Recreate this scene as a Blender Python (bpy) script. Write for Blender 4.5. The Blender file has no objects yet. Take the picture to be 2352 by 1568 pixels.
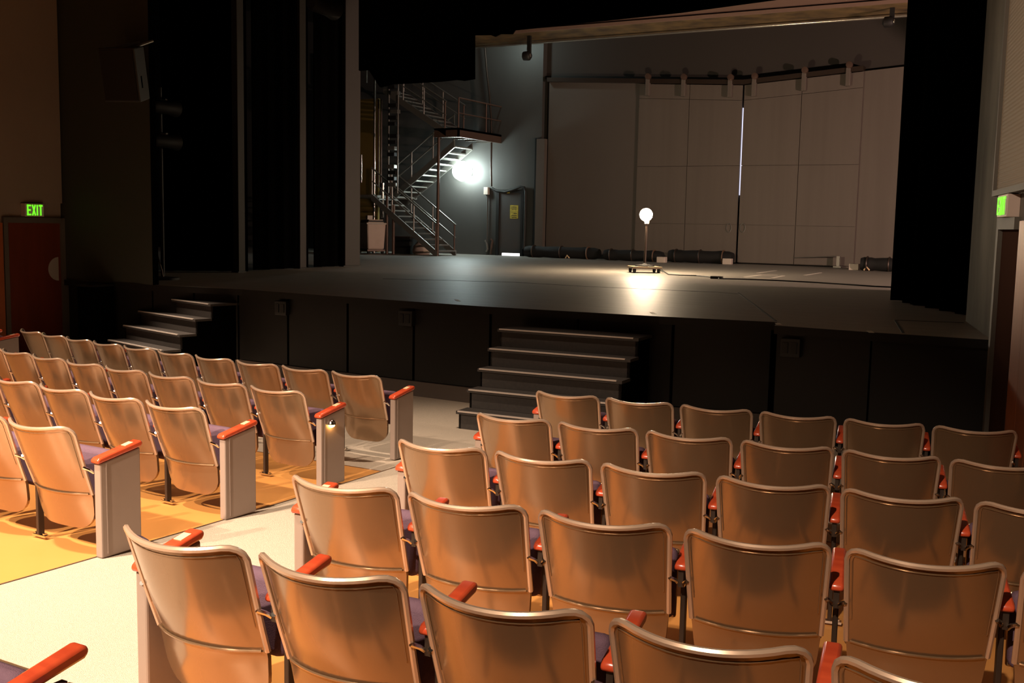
import bpy, bmesh, math, random
import numpy as np
from mathutils import Vector, Matrix

random.seed(7)
C = bpy.context.scene.collection
sc = bpy.context.scene

# ------------------------------------------------------------------ camera
# world: X runs along the stage front, Y goes towards the back wall, Z up
F, PITCH, ROLL, CZ = 2417.7, 0.1107, 0.0195, 2.157
Z = 1.1887                      # stage height
A0 = 0.5007                     # angle between the view and the stage axis


def cam_rot():
    cp, sp = math.cos(PITCH), math.sin(PITCH)
    fwd = np.array([0, cp, -sp]); up = np.array([0, sp, cp]); right = np.array([1.0, 0, 0])
    cr, sr = math.cos(ROLL), math.sin(ROLL)
    r2 = cr * right + sr * up; u2 = -sr * right + cr * up
    M = np.array([[math.cos(A0), -math.sin(A0), 0], [math.sin(A0), math.cos(A0), 0], [0, 0, 1]])
    return np.array([M @ r2, M @ u2, M @ fwd])


R = cam_rot()
cam_d = bpy.data.cameras.new('camera')
cam = bpy.data.objects.new('camera', cam_d); C.objects.link(cam)
cam_d.sensor_width = 36.0; cam_d.lens = 36.0 * F / 2352
cam_d.clip_start = 0.05; cam_d.clip_end = 200
m = Matrix(((R[0][0], R[1][0], -R[2][0], 0), (R[0][1], R[1][1], -R[2][1], 0), (R[0][2], R[1][2], -R[2][2], CZ), (0, 0, 0, 1)))
cam.matrix_world = m
sc.camera = cam

# ------------------------------------------------------------------ light
sc.view_settings.view_transform = 'Standard'
sc.view_settings.look = 'None'
sc.view_settings.exposure = 0.0
sc.view_settings.gamma = 1.0
sc.view_settings.use_curve_mapping = False
w = bpy.data.worlds.new('world'); sc.world = w; w.use_nodes = True
w.node_tree.nodes['Background'].inputs[0].default_value = (1.0, 0.78, 0.6, 1)
w.node_tree.nodes['Background'].inputs[1].default_value = 0.004
sc.cycles.max_bounces = 5
sc.cycles.diffuse_bounces = 3
sc.cycles.glossy_bounces = 3
sc.cycles.sample_clamp_indirect = 3.0


def lamp(name, kind, loc, target, power, col, size=0.3, spot=None, blend=0.5):
    d = bpy.data.lights.new(name, kind)
    d.energy = power; d.color = col
    if kind == 'AREA':
        d.shape = 'DISK'; d.size = size
    else:
        d.shadow_soft_size = size
    if kind == 'SPOT':
        d.spot_size = spot; d.spot_blend = blend
    o = bpy.data.objects.new(name, d); C.objects.link(o)
    o.location = loc
    o.rotation_euler = (Vector(target) - Vector(loc)).to_track_quat('-Z', 'Y').to_euler()
    return o


WARM = (1.0, 0.80, 0.60)
# second work lamp up behind the hanging black border
lamp('fly_worklight', 'POINT', (-15.6, 27.6, 7.6), (0, 0, 0), 45, (0.80, 1.0, 0.97), 0.15)
# house downlights in the auditorium ceiling, behind and above the camera; two fills added
for lx, ly, tx, ty, pw in ((-9.2, -2.5, -8.6, 5.4, 3500), (-6.3, -3.0, -6.0, 4.4, 4300), (-3.6, -3.2, -4.0, 3.6, 6000), (-0.9, -3.2, -1.8, 4.7, 2900)):
    lamp('house_and_fill_spot', 'SPOT', (lx, ly, 6.8), (tx, ty, 0), pw, WARM, 0.10, 0.66, 0.8)
lamp('house_and_fill_spot', 'SPOT', (-5.2, 1.6, 7.0), (-5.0, 2.8, 0), 3200, WARM, 0.10, 1.0, 0.7)
lamp('house_and_fill_spot', 'SPOT', (-9.6, 4.2, 7.0), (-9.0, 5.4, 0), 1300, WARM, 0.10, 1.0, 0.7)
lamp('house_and_fill_spot', 'SPOT', (-11.0, 8.4, 7.0), (-11.0, 9.5, 0.5), 5200, WARM, 0.10, 0.50, 0.7)  # added fill spot to brighten the left steps, no known fixture
lamp('house_and_fill_spot', 'SPOT', (-6.5, 1.5, 6.0), (-0.2, 9.4, 3.5), 2400, WARM, 0.10, 0.48, 0.9)  # added fill spot that lifts the right wall, not a known lamp
lamp('house_and_fill_spot', 'SPOT', (-4.6, 7.4, 7.0), (-5.0, 8.2, 0), 1500, WARM, 0.10, 0.85, 0.8)
# work lamp standing in the wings on the right, out of sight
lamp('wing_worklight', 'SPOT', (4.5, 20.2, 3.0), (-8.0, 25.2, 0.9), 3800, (1.0, 0.66, 0.54), 0.08, 1.25, 0.12)


# ------------------------------------------------------------------ helpers
def ray(x, y):
    return R.T @ np.array([(x - 1176) / F, -(y - 784) / F, 1.0])


CAM = np.array([0, 0, CZ])


def at_x(x, y, X):
    d = ray(x, y); return Vector(CAM + d * (X / d[0]))


def at_y(x, y, Y):
    d = ray(x, y); return Vector(CAM + d * (Y / d[1]))


def at_z(x, y, zz=Z):
    d = ray(x, y); return Vector(CAM + d * ((zz - CZ) / d[2]))


def rake(t):
    if t < 7: return .2007 + .0399 * (7 - t) + .0033 * (7 - t) ** 2
    if t < 8: return .2007 - .0399 * (t - 7)
    if t < 9.3: return .1608 * (1 - (t - 8) / 1.3)
    return 0.0


class MB:
    def __init__(s):
        s.v = []; s.f = []

    def add(s, vs, fs):
        n = len(s.v); s.v += [tuple(p) for p in vs]; s.f += [tuple(i + n for i in f) for f in fs]; return s

    def box(s, x0, x1, y0, y1, z0, z1, mat=None):
        P = [Vector(p) for p in ((x0, y0, z0), (x1, y0, z0), (x1, y1, z0), (x0, y1, z0), (x0, y0, z1), (x1, y0, z1), (x1, y1, z1), (x0, y1, z1))]
        if mat is not None: P = [mat @ p for p in P]
        return s.add(P, [(3, 2, 1, 0), (4, 5, 6, 7), (0, 1, 5, 4), (1, 2, 6, 5), (2, 3, 7, 6), (3, 0, 4, 7)])

    def hexa(s, P):   # bottom 4 then top 4
        return s.add(P, [(3, 2, 1, 0), (4, 5, 6, 7), (0, 1, 5, 4), (1, 2, 6, 5), (2, 3, 7, 6), (3, 0, 4, 7)])

    def prism(s, pts, ext):   # planar polygon pts extruded by vector ext
        n = len(pts); e = Vector(ext); P = [Vector(p) for p in pts]
        P2 = [p + e for p in P]
        return s.add(P + P2, [tuple(range(n - 1, -1, -1)), tuple(range(n, 2 * n))] + [(i, (i + 1) % n, n + (i + 1) % n, n + i) for i in range(n)])

    def tube(s, pts, r, n=8, closed=False, cap=True):
        P = [Vector(p) for p in pts]; k = len(P); rings = []
        prev = None
        for i in range(k):
            a = P[i - 1] if (i > 0 or closed) else P[i]
            b = P[(i + 1) % k] if (i < k - 1 or closed) else P[i]
            d = (b - a).normalized()
            if prev is None:
                u = d.orthogonal().normalized()
            else:
                u = (prev - d * prev.dot(d)).normalized()
            prev = u
            v = d.cross(u)
            rr = r[i] if isinstance(r, (list, tuple)) else r
            rings.append([P[i] + (u * math.cos(2 * math.pi * j / n) + v * math.sin(2 * math.pi * j / n)) * rr for j in range(n)])
        vs = [p for g in rings for p in g]; fs = []
        for i in range(k if closed else k - 1):
            for j in range(n):
                a = i * n + j; b = i * n + (j + 1) % n; c = ((i + 1) % k) * n + (j + 1) % n; d = ((i + 1) % k) * n + j
                fs.append((a, b, c, d))
        if cap and not closed:
            fs.append(tuple(range(n - 1, -1, -1))); fs.append(tuple(range((k - 1) * n, k * n)))
        return s.add(vs, fs)

    def lathe(s, prof, c, n=20, axis='z'):
        vs = []; fs = []; c = Vector(c)
        for (r, h) in prof:
            for j in range(n):
                a = 2 * math.pi * j / n
                q = Vector((r * math.cos(a), r * math.sin(a), h))
                if axis == 'y': q = Vector((q.x, q.z, q.y))
                if axis == 'x': q = Vector((q.z, q.x, q.y))
                vs.append(c + q)
        k = len(prof)
        for i in range(k - 1):
            for j in range(n):
                fs.append((i * n + j, i * n + (j + 1) % n, (i + 1) * n + (j + 1) % n, (i + 1) * n + j))
        fs.append(tuple(range(n - 1, -1, -1))); fs.append(tuple(range((k - 1) * n, k * n)))
        return s.add(vs, fs)

    def thick(s, A, B):   # two equal grids of points (rows x cols) closed into a slab
        nr, nc = len(A), len(A[0]); n = nr * nc
        vs = [p for row in A for p in row] + [p for row in B for p in row]; fs = []
        for i in range(nr - 1):
            for j in range(nc - 1):
                a = i * nc + j
                fs.append((a, a + 1, a + nc + 1, a + nc)); fs.append((n + a + nc, n + a + nc + 1, n + a + 1, n + a))
        for j in range(nc - 1):
            fs.append((j + 1, j, n + j, n + j + 1)); q = (nr - 1) * nc
            fs.append((q + j, q + j + 1, n + q + j + 1, n + q + j))
        for i in range(nr - 1):
            a = i * nc; b = (i + 1) * nc
            fs.append((a, b, n + b, n + a)); a += nc - 1; b += nc - 1
            fs.append((b, a, n + a, n + b))
        return s.add(vs, fs)

    def build(s, name, mat, parent=None, smooth=False, bevel=0, seg=2, loc=None):
        me = bpy.data.meshes.new(name)
        vs = s.v
        if loc is not None:
            L = Vector(loc); vs = [tuple(Vector(p) - L) for p in s.v]
        me.from_pydata(vs, [], s.f)
        bm = bmesh.new(); bm.from_mesh(me)
        bmesh.ops.recalc_face_normals(bm, faces=bm.faces); bm.to_mesh(me); bm.free()
        if smooth:
            for p in me.polygons: p.use_smooth = True
        me.materials.append(mat)
        o = bpy.data.objects.new(name, me); C.objects.link(o)
        if loc is not None: o.location = loc
        if bevel:
            b = o.modifiers.new('bevel', 'BEVEL'); b.width = bevel; b.segments = seg; b.limit_method = 'ANGLE'; b.angle_limit = math.radians(40)
        if smooth and hasattr(me, 'set_sharp_from_angle'):
            me.set_sharp_from_angle(angle=math.radians(50))
        if parent is not None: o.parent = parent
        return o


def empty(name, loc=(0, 0, 0), rz=0.0):
    o = bpy.data.objects.new(name, None); C.objects.link(o); o.empty_display_size = 0.1
    o.location = loc; o.rotation_euler = (0, 0, rz); return o


def tag(o, label, cat, group=None, kind=None):
    o['label'] = label
    if cat: o['category'] = cat
    if group: o['group'] = group
    if kind: o['kind'] = kind
    return o


def struct(o, label=None):
    o['kind'] = 'structure'
    if label: o['label'] = label
    return o


def root(name, loc, label, cat, group=None, rz=0.0):
    return tag(empty(name, loc, rz), label, cat, group)


def part(mb, name, mat, parent, **k):
    """mb is written in world coordinates; the part is stored relative to its (unrotated) empty"""
    L = Vector((0, 0, 0)); q = parent
    while q is not None:
        L += Vector(q.location); q = q.parent
    o = mb.build(name, mat, None, **k)
    if L.length > 0:
        o.data.transform(Matrix.Translation(-L))
    o.parent = parent
    return o


# ------------------------------------------------------------------ materials
def mat(name, col, rough=0.5, metal=0.0, noise=None, bump=None, spec=0.5, coat=0.0, emit=None, estr=0.0):
    """noise = (scale, amount, second colour), bump = (scale, strength)"""
    M = bpy.data.materials.new(name); M.use_nodes = True
    nt = M.node_tree; b = nt.nodes['Principled BSDF']
    b.inputs['Base Color'].default_value = (*col, 1)
    b.inputs['Roughness'].default_value = rough
    b.inputs['Metallic'].default_value = metal
    b.inputs['Specular IOR Level'].default_value = spec
    b.inputs['Coat Weight'].default_value = coat
    b.inputs['Coat Roughness'].default_value = 0.15
    if emit:
        b.inputs['Emission Color'].default_value = (*emit, 1); b.inputs['Emission Strength'].default_value = estr
    tc = nt.nodes.new('ShaderNodeTexCoord')
    if noise:
        mp = nt.nodes.new('ShaderNodeMapping'); nt.links.new(tc.outputs['Object'], mp.inputs[0])
        s = noise[0]
        mp.inputs['Scale'].default_value = s if isinstance(s, tuple) else (s, s, s)
        n = nt.nodes.new('ShaderNodeTexNoise'); n.inputs['Scale'].default_value = 1.0; n.inputs['Detail'].default_value = 6
        nt.links.new(mp.outputs[0], n.inputs['Vector'])
        rp = nt.nodes.new('ShaderNodeValToRGB'); rp.color_ramp.elements[0].position = 0.35; rp.color_ramp.elements[1].position = 0.68
        rp.color_ramp.elements[0].color = (*col, 1)
        c2 = tuple(col[i] * (1 - noise[1]) + noise[2][i] * noise[1] for i in range(3))
        rp.color_ramp.elements[1].color = (*c2, 1)
        nt.links.new(n.outputs['Fac'], rp.inputs[0]); nt.links.new(rp.outputs[0], b.inputs['Base Color'])
    if bump:
        n2 = nt.nodes.new('ShaderNodeTexNoise'); n2.inputs['Detail'].default_value = 3
        mp2 = nt.nodes.new('ShaderNodeMapping'); nt.links.new(tc.outputs['Object'], mp2.inputs[0])
        s = bump[0]; mp2.inputs['Scale'].default_value = s if isinstance(s, tuple) else (s, s, s)
        n2.inputs['Scale'].default_value = 1.0
        nt.links.new(mp2.outputs[0], n2.inputs['Vector'])
        bp = nt.nodes.new('ShaderNodeBump'); bp.inputs['Strength'].default_value = bump[1]; bp.inputs['Distance'].default_value = 0.01
        nt.links.new(n2.outputs['Fac'], bp.inputs['Height']); nt.links.new(bp.outputs[0], b.inputs['Normal'])
    return M


M_ = {}
M_['shell'] = mat('taupe_enamel', (0.30, 0.186, 0.104), 0.19, 0.62, (3.0, 0.35, (0.25, 0.15, 0.080)), None, 0.5, 0.3)
M_['rim'] = mat('rim_enamel', (0.55, 0.38, 0.27), 0.25, 0.45)
M_['pad'] = mat('purple_upholstery', (0.13, 0.072, 0.10), 0.85, 0, (60, 0.3, (0.17, 0.10, 0.135)), (300, 0.3), 0.2)
M_['arm'] = mat('red_stained_wood', (0.56, 0.075, 0.026), 0.28, 0, ((6, 40, 40), 0.5, (0.40, 0.04, 0.015)), None, 0.5, 0.4)
M_['panel'] = mat('grey_end_panel', (0.27, 0.20, 0.165), 0.5, 0, (5, 0.2, (0.22, 0.17, 0.14)))
M_['iron'] = mat('dark_brown_iron', (0.05, 0.033, 0.024), 0.45, 0.5)
M_['chrome'] = mat('chrome', (0.75, 0.7, 0.65), 0.15, 1.0)
M_['brass'] = mat('cream_plate', (0.85, 0.62, 0.36), 0.35, 0.2)
M_['floor'] = mat('ochre_floor', (0.64, 0.275, 0.070), 0.34, 0, (1.3, 0.35, (0.72, 0.34, 0.11)), None, 0.5)
M_['carpet'] = mat('beige_carpet', (0.53, 0.43, 0.34), 0.95, 0, (90, 0.45, (0.36, 0.29, 0.23)), (260, 0.6), 0.1)
M_['black'] = mat('black_velour', (0.0016, 0.0015, 0.0015), 1.0, 0, None, None, 0.0)
M_['fascia'] = mat('black_painted_board', (0.0075, 0.006, 0.005), 0.55, 0, (2, 0.4, (0.010, 0.008, 0.0066)), None, 0.3)
M_['plinth'] = mat('brown_plinth', (0.07, 0.048, 0.036), 0.6)
M_['stage'] = mat('worn_black_stage', (0.29, 0.262, 0.228), 0.50, 0, ((1.5, 5, 1), 0.6, (0.35, 0.32, 0.28)), ((4, 9, 4), 0.15), 0.34)
M_['seam'] = mat('seam_tape', (0.02, 0.018, 0.016), 0.6)
M_['step'] = mat('step_board', (0.032, 0.025, 0.022), 0.6, 0, (30, 0.5, (0.052, 0.042, 0.036)))
M_['nosing'] = mat('aluminium_nosing', (0.60, 0.50, 0.44), 0.38, 0.35)
M_['greenblack'] = mat('dark_green_wall', (0.034, 0.036, 0.027), 0.7, 0, (1, 0.3, (0.028, 0.029, 0.022)))
M_['housewall'] = mat('brown_grey_wall', (0.26, 0.20, 0.15), 0.75, 0, (0.8, 0.3, (0.16, 0.12, 0.09)))
M_['trim'] = mat('grey_trim', (0.10, 0.085, 0.07), 0.6)
M_['post'] = mat('dim_post_paint', (0.026, 0.020, 0.016), 0.7)
M_['doorwood'] = mat('dark_red_door_wood', (0.15, 0.028, 0.011), 0.4, 0, ((8, 8, 1.0), 0.5, (0.09, 0.017, 0.007)))
M_['wainscot'] = mat('orange_wood_wainscot', (0.36, 0.10, 0.03), 0.4, 0, ((10, 10, 0.9), 0.5, (0.24, 0.06, 0.018)))
M_['pale'] = mat('pale_plate', (0.36, 0.32, 0.28), 0.5)
M_['signbody'] = mat('sign_housing', (0.55, 0.42, 0.36), 0.5)
M_['signgreen'] = mat('sign_green', (0.1, 0.6, 0.02), 0.5, 0, None, None, 0.5, 0, (0.16, 1.0, 0.02), 1.3)
M_['signface'] = mat('sign_face', (0.3, 0.27, 0.16), 0.5, 0, None, None, 0.5, 0, (0.45, 0.5, 0.18), 0.10)
M_['concrete'] = mat('stained_concrete', (0.20, 0.185, 0.15), 0.8, 0, ((1.1, 0.9, 0.55), 0.85, (0.05, 0.044, 0.037)), (14, 0.2), 0.1)
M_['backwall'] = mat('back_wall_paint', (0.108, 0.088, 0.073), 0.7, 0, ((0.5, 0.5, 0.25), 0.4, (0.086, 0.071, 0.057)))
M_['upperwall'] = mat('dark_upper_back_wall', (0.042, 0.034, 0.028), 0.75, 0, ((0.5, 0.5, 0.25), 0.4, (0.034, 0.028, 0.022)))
M_['slidingdoor'] = mat('sliding_door_paint', (0.135, 0.111, 0.091), 0.65, 0, ((5, 1, 0.15), 0.5, (0.108, 0.087, 0.070)))
M_['greywall'] = mat('grey_stage_wall', (0.054, 0.051, 0.047), 0.6, 0, ((0.6, 0.6, 0.3), 0.4, (0.10, 0.095, 0.085)))
M_['steel'] = mat('painted_steel', (0.20, 0.19, 0.17), 0.4, 0.5)
M_['rust'] = mat('red_brown_steel', (0.11, 0.065, 0.047), 0.5, 0.3)
M_['darksteel'] = mat('dark_steel', (0.012, 0.011, 0.010), 0.6, 0.2)
M_['bright'] = mat('bare_conduit', (0.62, 0.58, 0.52), 0.25, 0.9)
M_['yellow'] = mat('yellow_wall', (0.17, 0.11, 0.02), 0.7)
M_['sign_yellow'] = mat('yellow_notice', (0.5, 0.40, 0.04), 0.6, 0, (22, 0.5, (0.12, 0.10, 0.02)))
M_['ink'] = mat('black_ink', (0.02, 0.02, 0.015), 0.7)
M_['canvas'] = mat('white_canvas', (0.62, 0.48, 0.40), 0.85, 0, (4, 0.3, (0.5, 0.36, 0.28)))
M_['card'] = mat('pale_cardboard', (0.55, 0.44, 0.36), 0.8)
M_['beam'] = mat('pinkish_beam_face', (0.26, 0.165, 0.125), 0.6, 0, ((0.3, 3, 3), 0.3, (0.22, 0.14, 0.10)))
M_['soffit'] = mat('mottled_beam_soffit', (0.20, 0.13, 0.05), 0.7, 0, (2.2, 0.9, (0.055, 0.035, 0.018)))
M_['rubber'] = mat('black_rubber', (0.015, 0.014, 0.013), 0.6)
M_['ply'] = mat('worn_plywood', (0.25, 0.19, 0.12), 0.6)
M_['tape'] = mat('white_floor_tape', (0.75, 0.68, 0.6), 0.6)
M_['roll'] = mat('black_cloth_roll', (0.005, 0.0045, 0.004), 0.8)
M_['strap'] = mat('tan_strap', (0.12, 0.065, 0.035), 0.6)
M_['whitebox'] = mat('white_block', (0.55, 0.47, 0.40), 0.6)
M_['bulb'] = mat('bulb_glow', (1, 1, 1), 0.5, 0, None, None, 0.5, 0, (1.0, 0.78, 0.52), 680.0)
M_['flood'] = mat('flood_glow', (1, 1, 1), 0.5, 0, None, None, 0.5, 0, (0.82, 1.0, 0.97), 58.0)
M_['day'] = mat('daylight', (1, 1, 1), 0.5, 0, None, None, 0.5, 0, (0.80, 0.80, 1.0), 1.0)
M_['step_lamp'] = mat('step_lamp_glow', (1, 1, 1), 0.5, 0, None, None, 0.5, 0, (1.0, 0.50, 0.12), 45.0)

# ribbed acoustic panel material gets its fine ribs as relief
ribs = mat('ribbed_panel', (0.215, 0.165, 0.115), 0.7)
nt = ribs.node_tree; tc = nt.nodes.new('ShaderNodeTexCoord'); wv = nt.nodes.new('ShaderNodeTexWave')
wv.bands_direction = 'Z'; wv.inputs['Scale'].default_value = 9.0
nt.links.new(tc.outputs['Object'], wv.inputs['Vector'])
bp = nt.nodes.new('ShaderNodeBump'); bp.inputs['Strength'].default_value = 0.5; bp.inputs['Distance'].default_value = 0.01
nt.links.new(wv.outputs['Fac'], bp.inputs['Height']); nt.links.new(bp.outputs[0], nt.nodes['Principled BSDF'].inputs['Normal'])

# ------------------------------------------------------------------ house floor and carpet
def sheet(x0f, x1f, y0, y1, ny, dz, nx=2):
    mb = MB(); A = []; B = []
    for i in range(ny + 1):
        t = y0 + (y1 - y0) * i / ny
        xa, xb = x0f(t), x1f(t)
        A.append([Vector((xa + (xb - xa) * j / nx, t, rake(t) + dz)) for j in range(nx + 1)])
        B.append([p - Vector((0, 0, 0.006 if dz else 0.2)) for p in A[-1]])
    mb.thick(A, B); return mb


struct(sheet(lambda t: -16, lambda t: 4.5, -6, 12.0, 90, 0.0).build('floor', M_['floor']), 'ochre painted raked auditorium floor')
carpet_l = lambda t: -4.42 - 0.088 * (t - 3.08)
carpet_r = lambda t: -2.86 - 0.30 * (t - 2.4) if t < 6.0 else -2.86 - 0.30 * 3.6
cp = struct(sheet(carpet_l, carpet_r, -4, 6.6, 60, 0.006).build('floor_carpet', M_['carpet']), 'beige carpet running down the aisle')
cp['kind'] = 'structure'
struct(sheet(lambda t: -15, lambda t: 0.6, 6.6, 11.0, 40, 0.006).build('floor_carpet', M_['carpet']), 'beige carpet of the cross aisle before the stage')
# thin dark joint between carpet and ochre floor
jt = MB()
jt.tube([(carpet_l(t) - 0.005, t, rake(t) + 0.005) for t in np.linspace(-4, 6.9, 40)], 0.006, 5)
struct(jt.build('trim_1', M_['strap']), 'thin edge strip between carpet and ochre floor')

# ------------------------------------------------------------------ house walls and ceiling
XL = -13.76
struct(MB().box(XL - 0.3, XL, -6, 10.8, 0, 9).build('wall_left', M_['housewall']), 'dim brown-grey side wall left of the seats')
struct(MB().box(-14.1, 4.6, -6.3, -6.0, 0, 9).build('wall_back_house', M_['housewall']), 'wall behind the seating')
struct(MB().box(-14.1, 4.6, -6.3, 10.9, 8.0, 8.2).build('ceiling', M_['housewall']), 'auditorium ceiling')
# proscenium wall on the left, painted nearly black
xr = at_y(347, 640, 10.8).x
struct(MB().box(XL - 0.3, xr, 10.83, 10.92, Z, 11).build('wall_proscenium_left', M_['greenblack']), 'very dark green wall left of the stage opening')
struct(MB().box(xr, xr + 0.012, 10.83, 10.93, Z, 11).build('trim_7', M_['black']), 'black strip added to darken the end of the dark green wall')  # black cover added so the wall end catches no lamp light
# right side wall of the house, slightly splayed
P1 = Vector((-0.74, 10.45, 0)); P2 = Vector((2.65, -6, 0))
dirr = (P2 - P1).normalized(); nr = Vector((-dirr.y, dirr.x, 0))
if nr.x < 0: nr = -nr
Lw = (P2 - P1).length


def on_right_wall(px, py, off=0.0):
    d = Vector(ray(px, py)); c = Vector((0, 0, CZ)); t = (P1 - nr * off - c).dot(nr) / d.dot(nr)
    return c + d * t


def rw_box(mb, s0, s1, z0, z1, d0, d1):
    """box on the right wall: s along it from the stage, d out of it into the house"""
    a = P1 + dirr * s0; b = P1 + dirr * s1
    pts = [a - nr * d0, b - nr * d0, b - nr * d1, a - nr * d1]
    return mb.hexa([Vector((p.x, p.y, z0)) for p in pts] + [Vector((p.x, p.y, z1)) for p in pts])


struct(rw_box(MB(), 0, Lw, 0, 9, 0, -0.3).build('wall_right', M_['trim']), 'side wall right of the seats')


def sz(px, py, off=0.0):
    p = on_right_wall(px, py, off); return (Vector((p.x, p.y, 0)) - P1).dot(dirr), p.z


# right wall: ribbed panel above, door, wood wainscot
s_a, z_a = sz(2289, 438, 0.06)
s_b = s_a + 4.5
pr = root('acoustic_panel', (0, 0, 0), 'brown ribbed wall panel high above the right exit door', 'wall panel')
part(rw_box(MB(), s_a, s_b, z_a, 8, 0.0, 0.06), 'ribbed_face', ribs, pr)
fr = rw_box(MB(), s_a - 0.03, s_b, z_a - 0.05, z_a, 0.0, 0.09)
rw_box(fr, s_a - 0.05, s_a, z_a - 0.05, 8, 0.0, 0.09)
part(fr, 'panel_frame', M_['trim'], pr)
s_d0, z_d = sz(2299, 527, 0.02); s_d1, _ = sz(2338, 527, 0.02)
dr = struct(empty('door_2'), 'dark exit doorway in the right wall under the sign')
part(rw_box(MB(), s_d0 + 0.05, s_d1 - 0.03, 0.0, z_d, 0.0, 0.012), 'door_leaf', mat('dark_brown_door', (0.05, 0.025, 0.018), 0.9, 0, None, None, 0.0), dr)
f = rw_box(MB(), s_d0 - 0.06, s_d0 + 0.05, 0.0, z_d + 0.1, 0.0, 0.05)
rw_box(f, s_d0 + 0.05, s_d1, z_d, z_d + 0.1, 0.0, 0.05)
part(f, 'door_frame', M_['trim'], dr)
s_w0, z_w = sz(2342, 507, 0.05)
wr = struct(empty('trim_2'), 'orange wood wainscot beside the right exit door')
for k in range(7):
    part(rw_box(MB(), s_w0 + 0.45 * k, s_w0 + 0.45 * k + 0.444, 0.0, z_w, 0.0, 0.05), 'board', M_['wainscot'], wr)


# EXIT signs -----------------------------------------------------------
def letters_exit(u, v, o, h, n, depth):
    """the four letters of EXIT as bars in the plane (u, v) from corner o; n points out of the face"""
    mb = MB(); wl = h * 0.50; gap = h * 0.14; s = h * 0.14

    def bar(a, b, th=s):
        a = Vector((a[0], a[1])); b = Vector((b[0], b[1])); d = (b - a).normalized(); q = Vector((-d.y, d.x)) * th / 2
        P = [a + q, b + q, b - q, a - q]
        mb.prism([o + u * p.x + v * p.y for p in P], n * depth)
    x = 0
    bar((x + s / 2, 0), (x + s / 2, h)); bar((x, s / 2), (x + wl, s / 2)); bar((x, h / 2), (x + wl * .9, h / 2)); bar((x, h - s / 2), (x + wl, h - s / 2))
    x += wl + gap
    bar((x + s * .4, 0), (x + wl - s * .4, h)); bar((x + s * .4, h), (x + wl - s * .4, 0))
    x += wl + gap
    bar((x + s / 2, 0), (x + s / 2, h))
    x += s + gap
    bar((x + wl / 2, 0), (x + wl / 2, h)); bar((x, h - s / 2), (x + wl, h - s / 2))
    return mb, x + wl


# left sign on the side wall above the door; its face looks into the house
a = at_x(58, 497, XL + 0.10); b = at_x(101, 468, XL + 0.10)
y0, y1, z0, z1 = min(a.y, b.y), max(a.y, b.y), min(a.z, b.z), max(a.z, b.z)
es = root('exit_sign', (XL, (y0 + y1) / 2, z0), 'lit green exit sign over the left wooden door', 'exit sign')
part(MB().box(XL, XL + 0.10, y0, y1, z0, z1), 'sign_body', M_['signbody'], es, bevel=0.006)
part(MB().box(XL + 0.10, XL + 0.104, y0 + 0.02, y1 - 0.02, z0 + 0.02, z1 - 0.02), 'sign_face', M_['signface'], es)
hL = (z1 - z0) * 0.80
mbx, wx = letters_exit(Vector((0, 1, 0)), Vector((0, 0, 1)), Vector((XL + 0.104, 0, z0 + (z1 - z0) * 0.1)), hL, Vector((1, 0, 0)), 0.006)
k = (y1 - y0) * 0.8 / wx; off = y0 + (y1 - y0) * 0.1
mbx.v = [(p[0], off + p[1] * k, p[2]) for p in mbx.v]
part(mbx, 'lettering', M_['signgreen'], es)

# right sign
s0, zz1 = sz(2293, 449, 0.1); s1, zz0 = sz(2311, 498, 0.1)
zz0, zz1 = min(zz0, zz1), max(zz0, zz1)
q = P1 + dirr * s0
es2 = root('exit_sign', (q.x, q.y, zz0), 'exit sign box seen edge-on above the right doorway', 'exit sign')
dep = 0.10
part(rw_box(MB(), s0, s1, zz0, zz1, 0.0, dep), 'sign_body', M_['signbody'], es2, bevel=0.006)
part(rw_box(MB(), s0 + 0.02, s1 - 0.02, zz0 + 0.02, zz1 - 0.02, dep, dep + 0.004), 'sign_face', M_['signface'], es2)
hL = (zz1 - zz0) * 0.78
mbx, wx = letters_exit(Vector((1, 0, 0)), Vector((0, 0, 1)), Vector((0, 0, zz0 + (zz1 - zz0) * 0.11)), hL, Vector((0, 1, 0)), 0.006)
k = (s1 - s0) * 0.8 / wx
mbx.v = [tuple(P1 + dirr * (s0 + (s1 - s0) * 0.1 + p[0] * k) - nr * (dep + 0.004 + p[1]) + Vector((0, 0, p[2]))) for p in mbx.v]
part(mbx, 'lettering', M_['signgreen'], es2)

# left door --------------------------------------------------------------
a = at_x(12, 512, XL); b = at_x(136, 512, XL)
y0, y1, zt = min(a.y, b.y), max(a.y, b.y), (a.z + b.z) / 2
d1 = struct(empty('door_1'), 'dark red wooden exit door in the left side wall')
part(MB().box(XL, XL + 0.02, y0 + 0.01, y1 - 0.01, 0.0, zt), 'door_leaf', M_['doorwood'], d1)
f = MB().box(XL, XL + 0.05, y1 - 0.01, y1 + 0.1, 0.0, zt + 0.08).box(XL, XL + 0.05, y0 - 0.06, y0 + 0.01, 0.0, zt + 0.08).box(XL, XL + 0.05, y0, y1, zt, zt + 0.08)
part(f, 'door_frame', M_['trim'], d1)
c = at_x(132, 617, XL)
rr = abs(at_x(132, 590, XL).z - at_x(132, 644, XL).z) / 2
pts = [Vector((XL + 0.02, min(c.y, y1 - 0.02) - rr * math.sin(t) * 1.0, c.z + rr * math.cos(t))) for t in np.linspace(0, math.pi, 17)]
o = part(MB().prism(pts, (0.006, 0, 0)), 'push_plate', M_['pale'], d1); o['label'] = 'pale half-round plate at the door edge'
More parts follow.
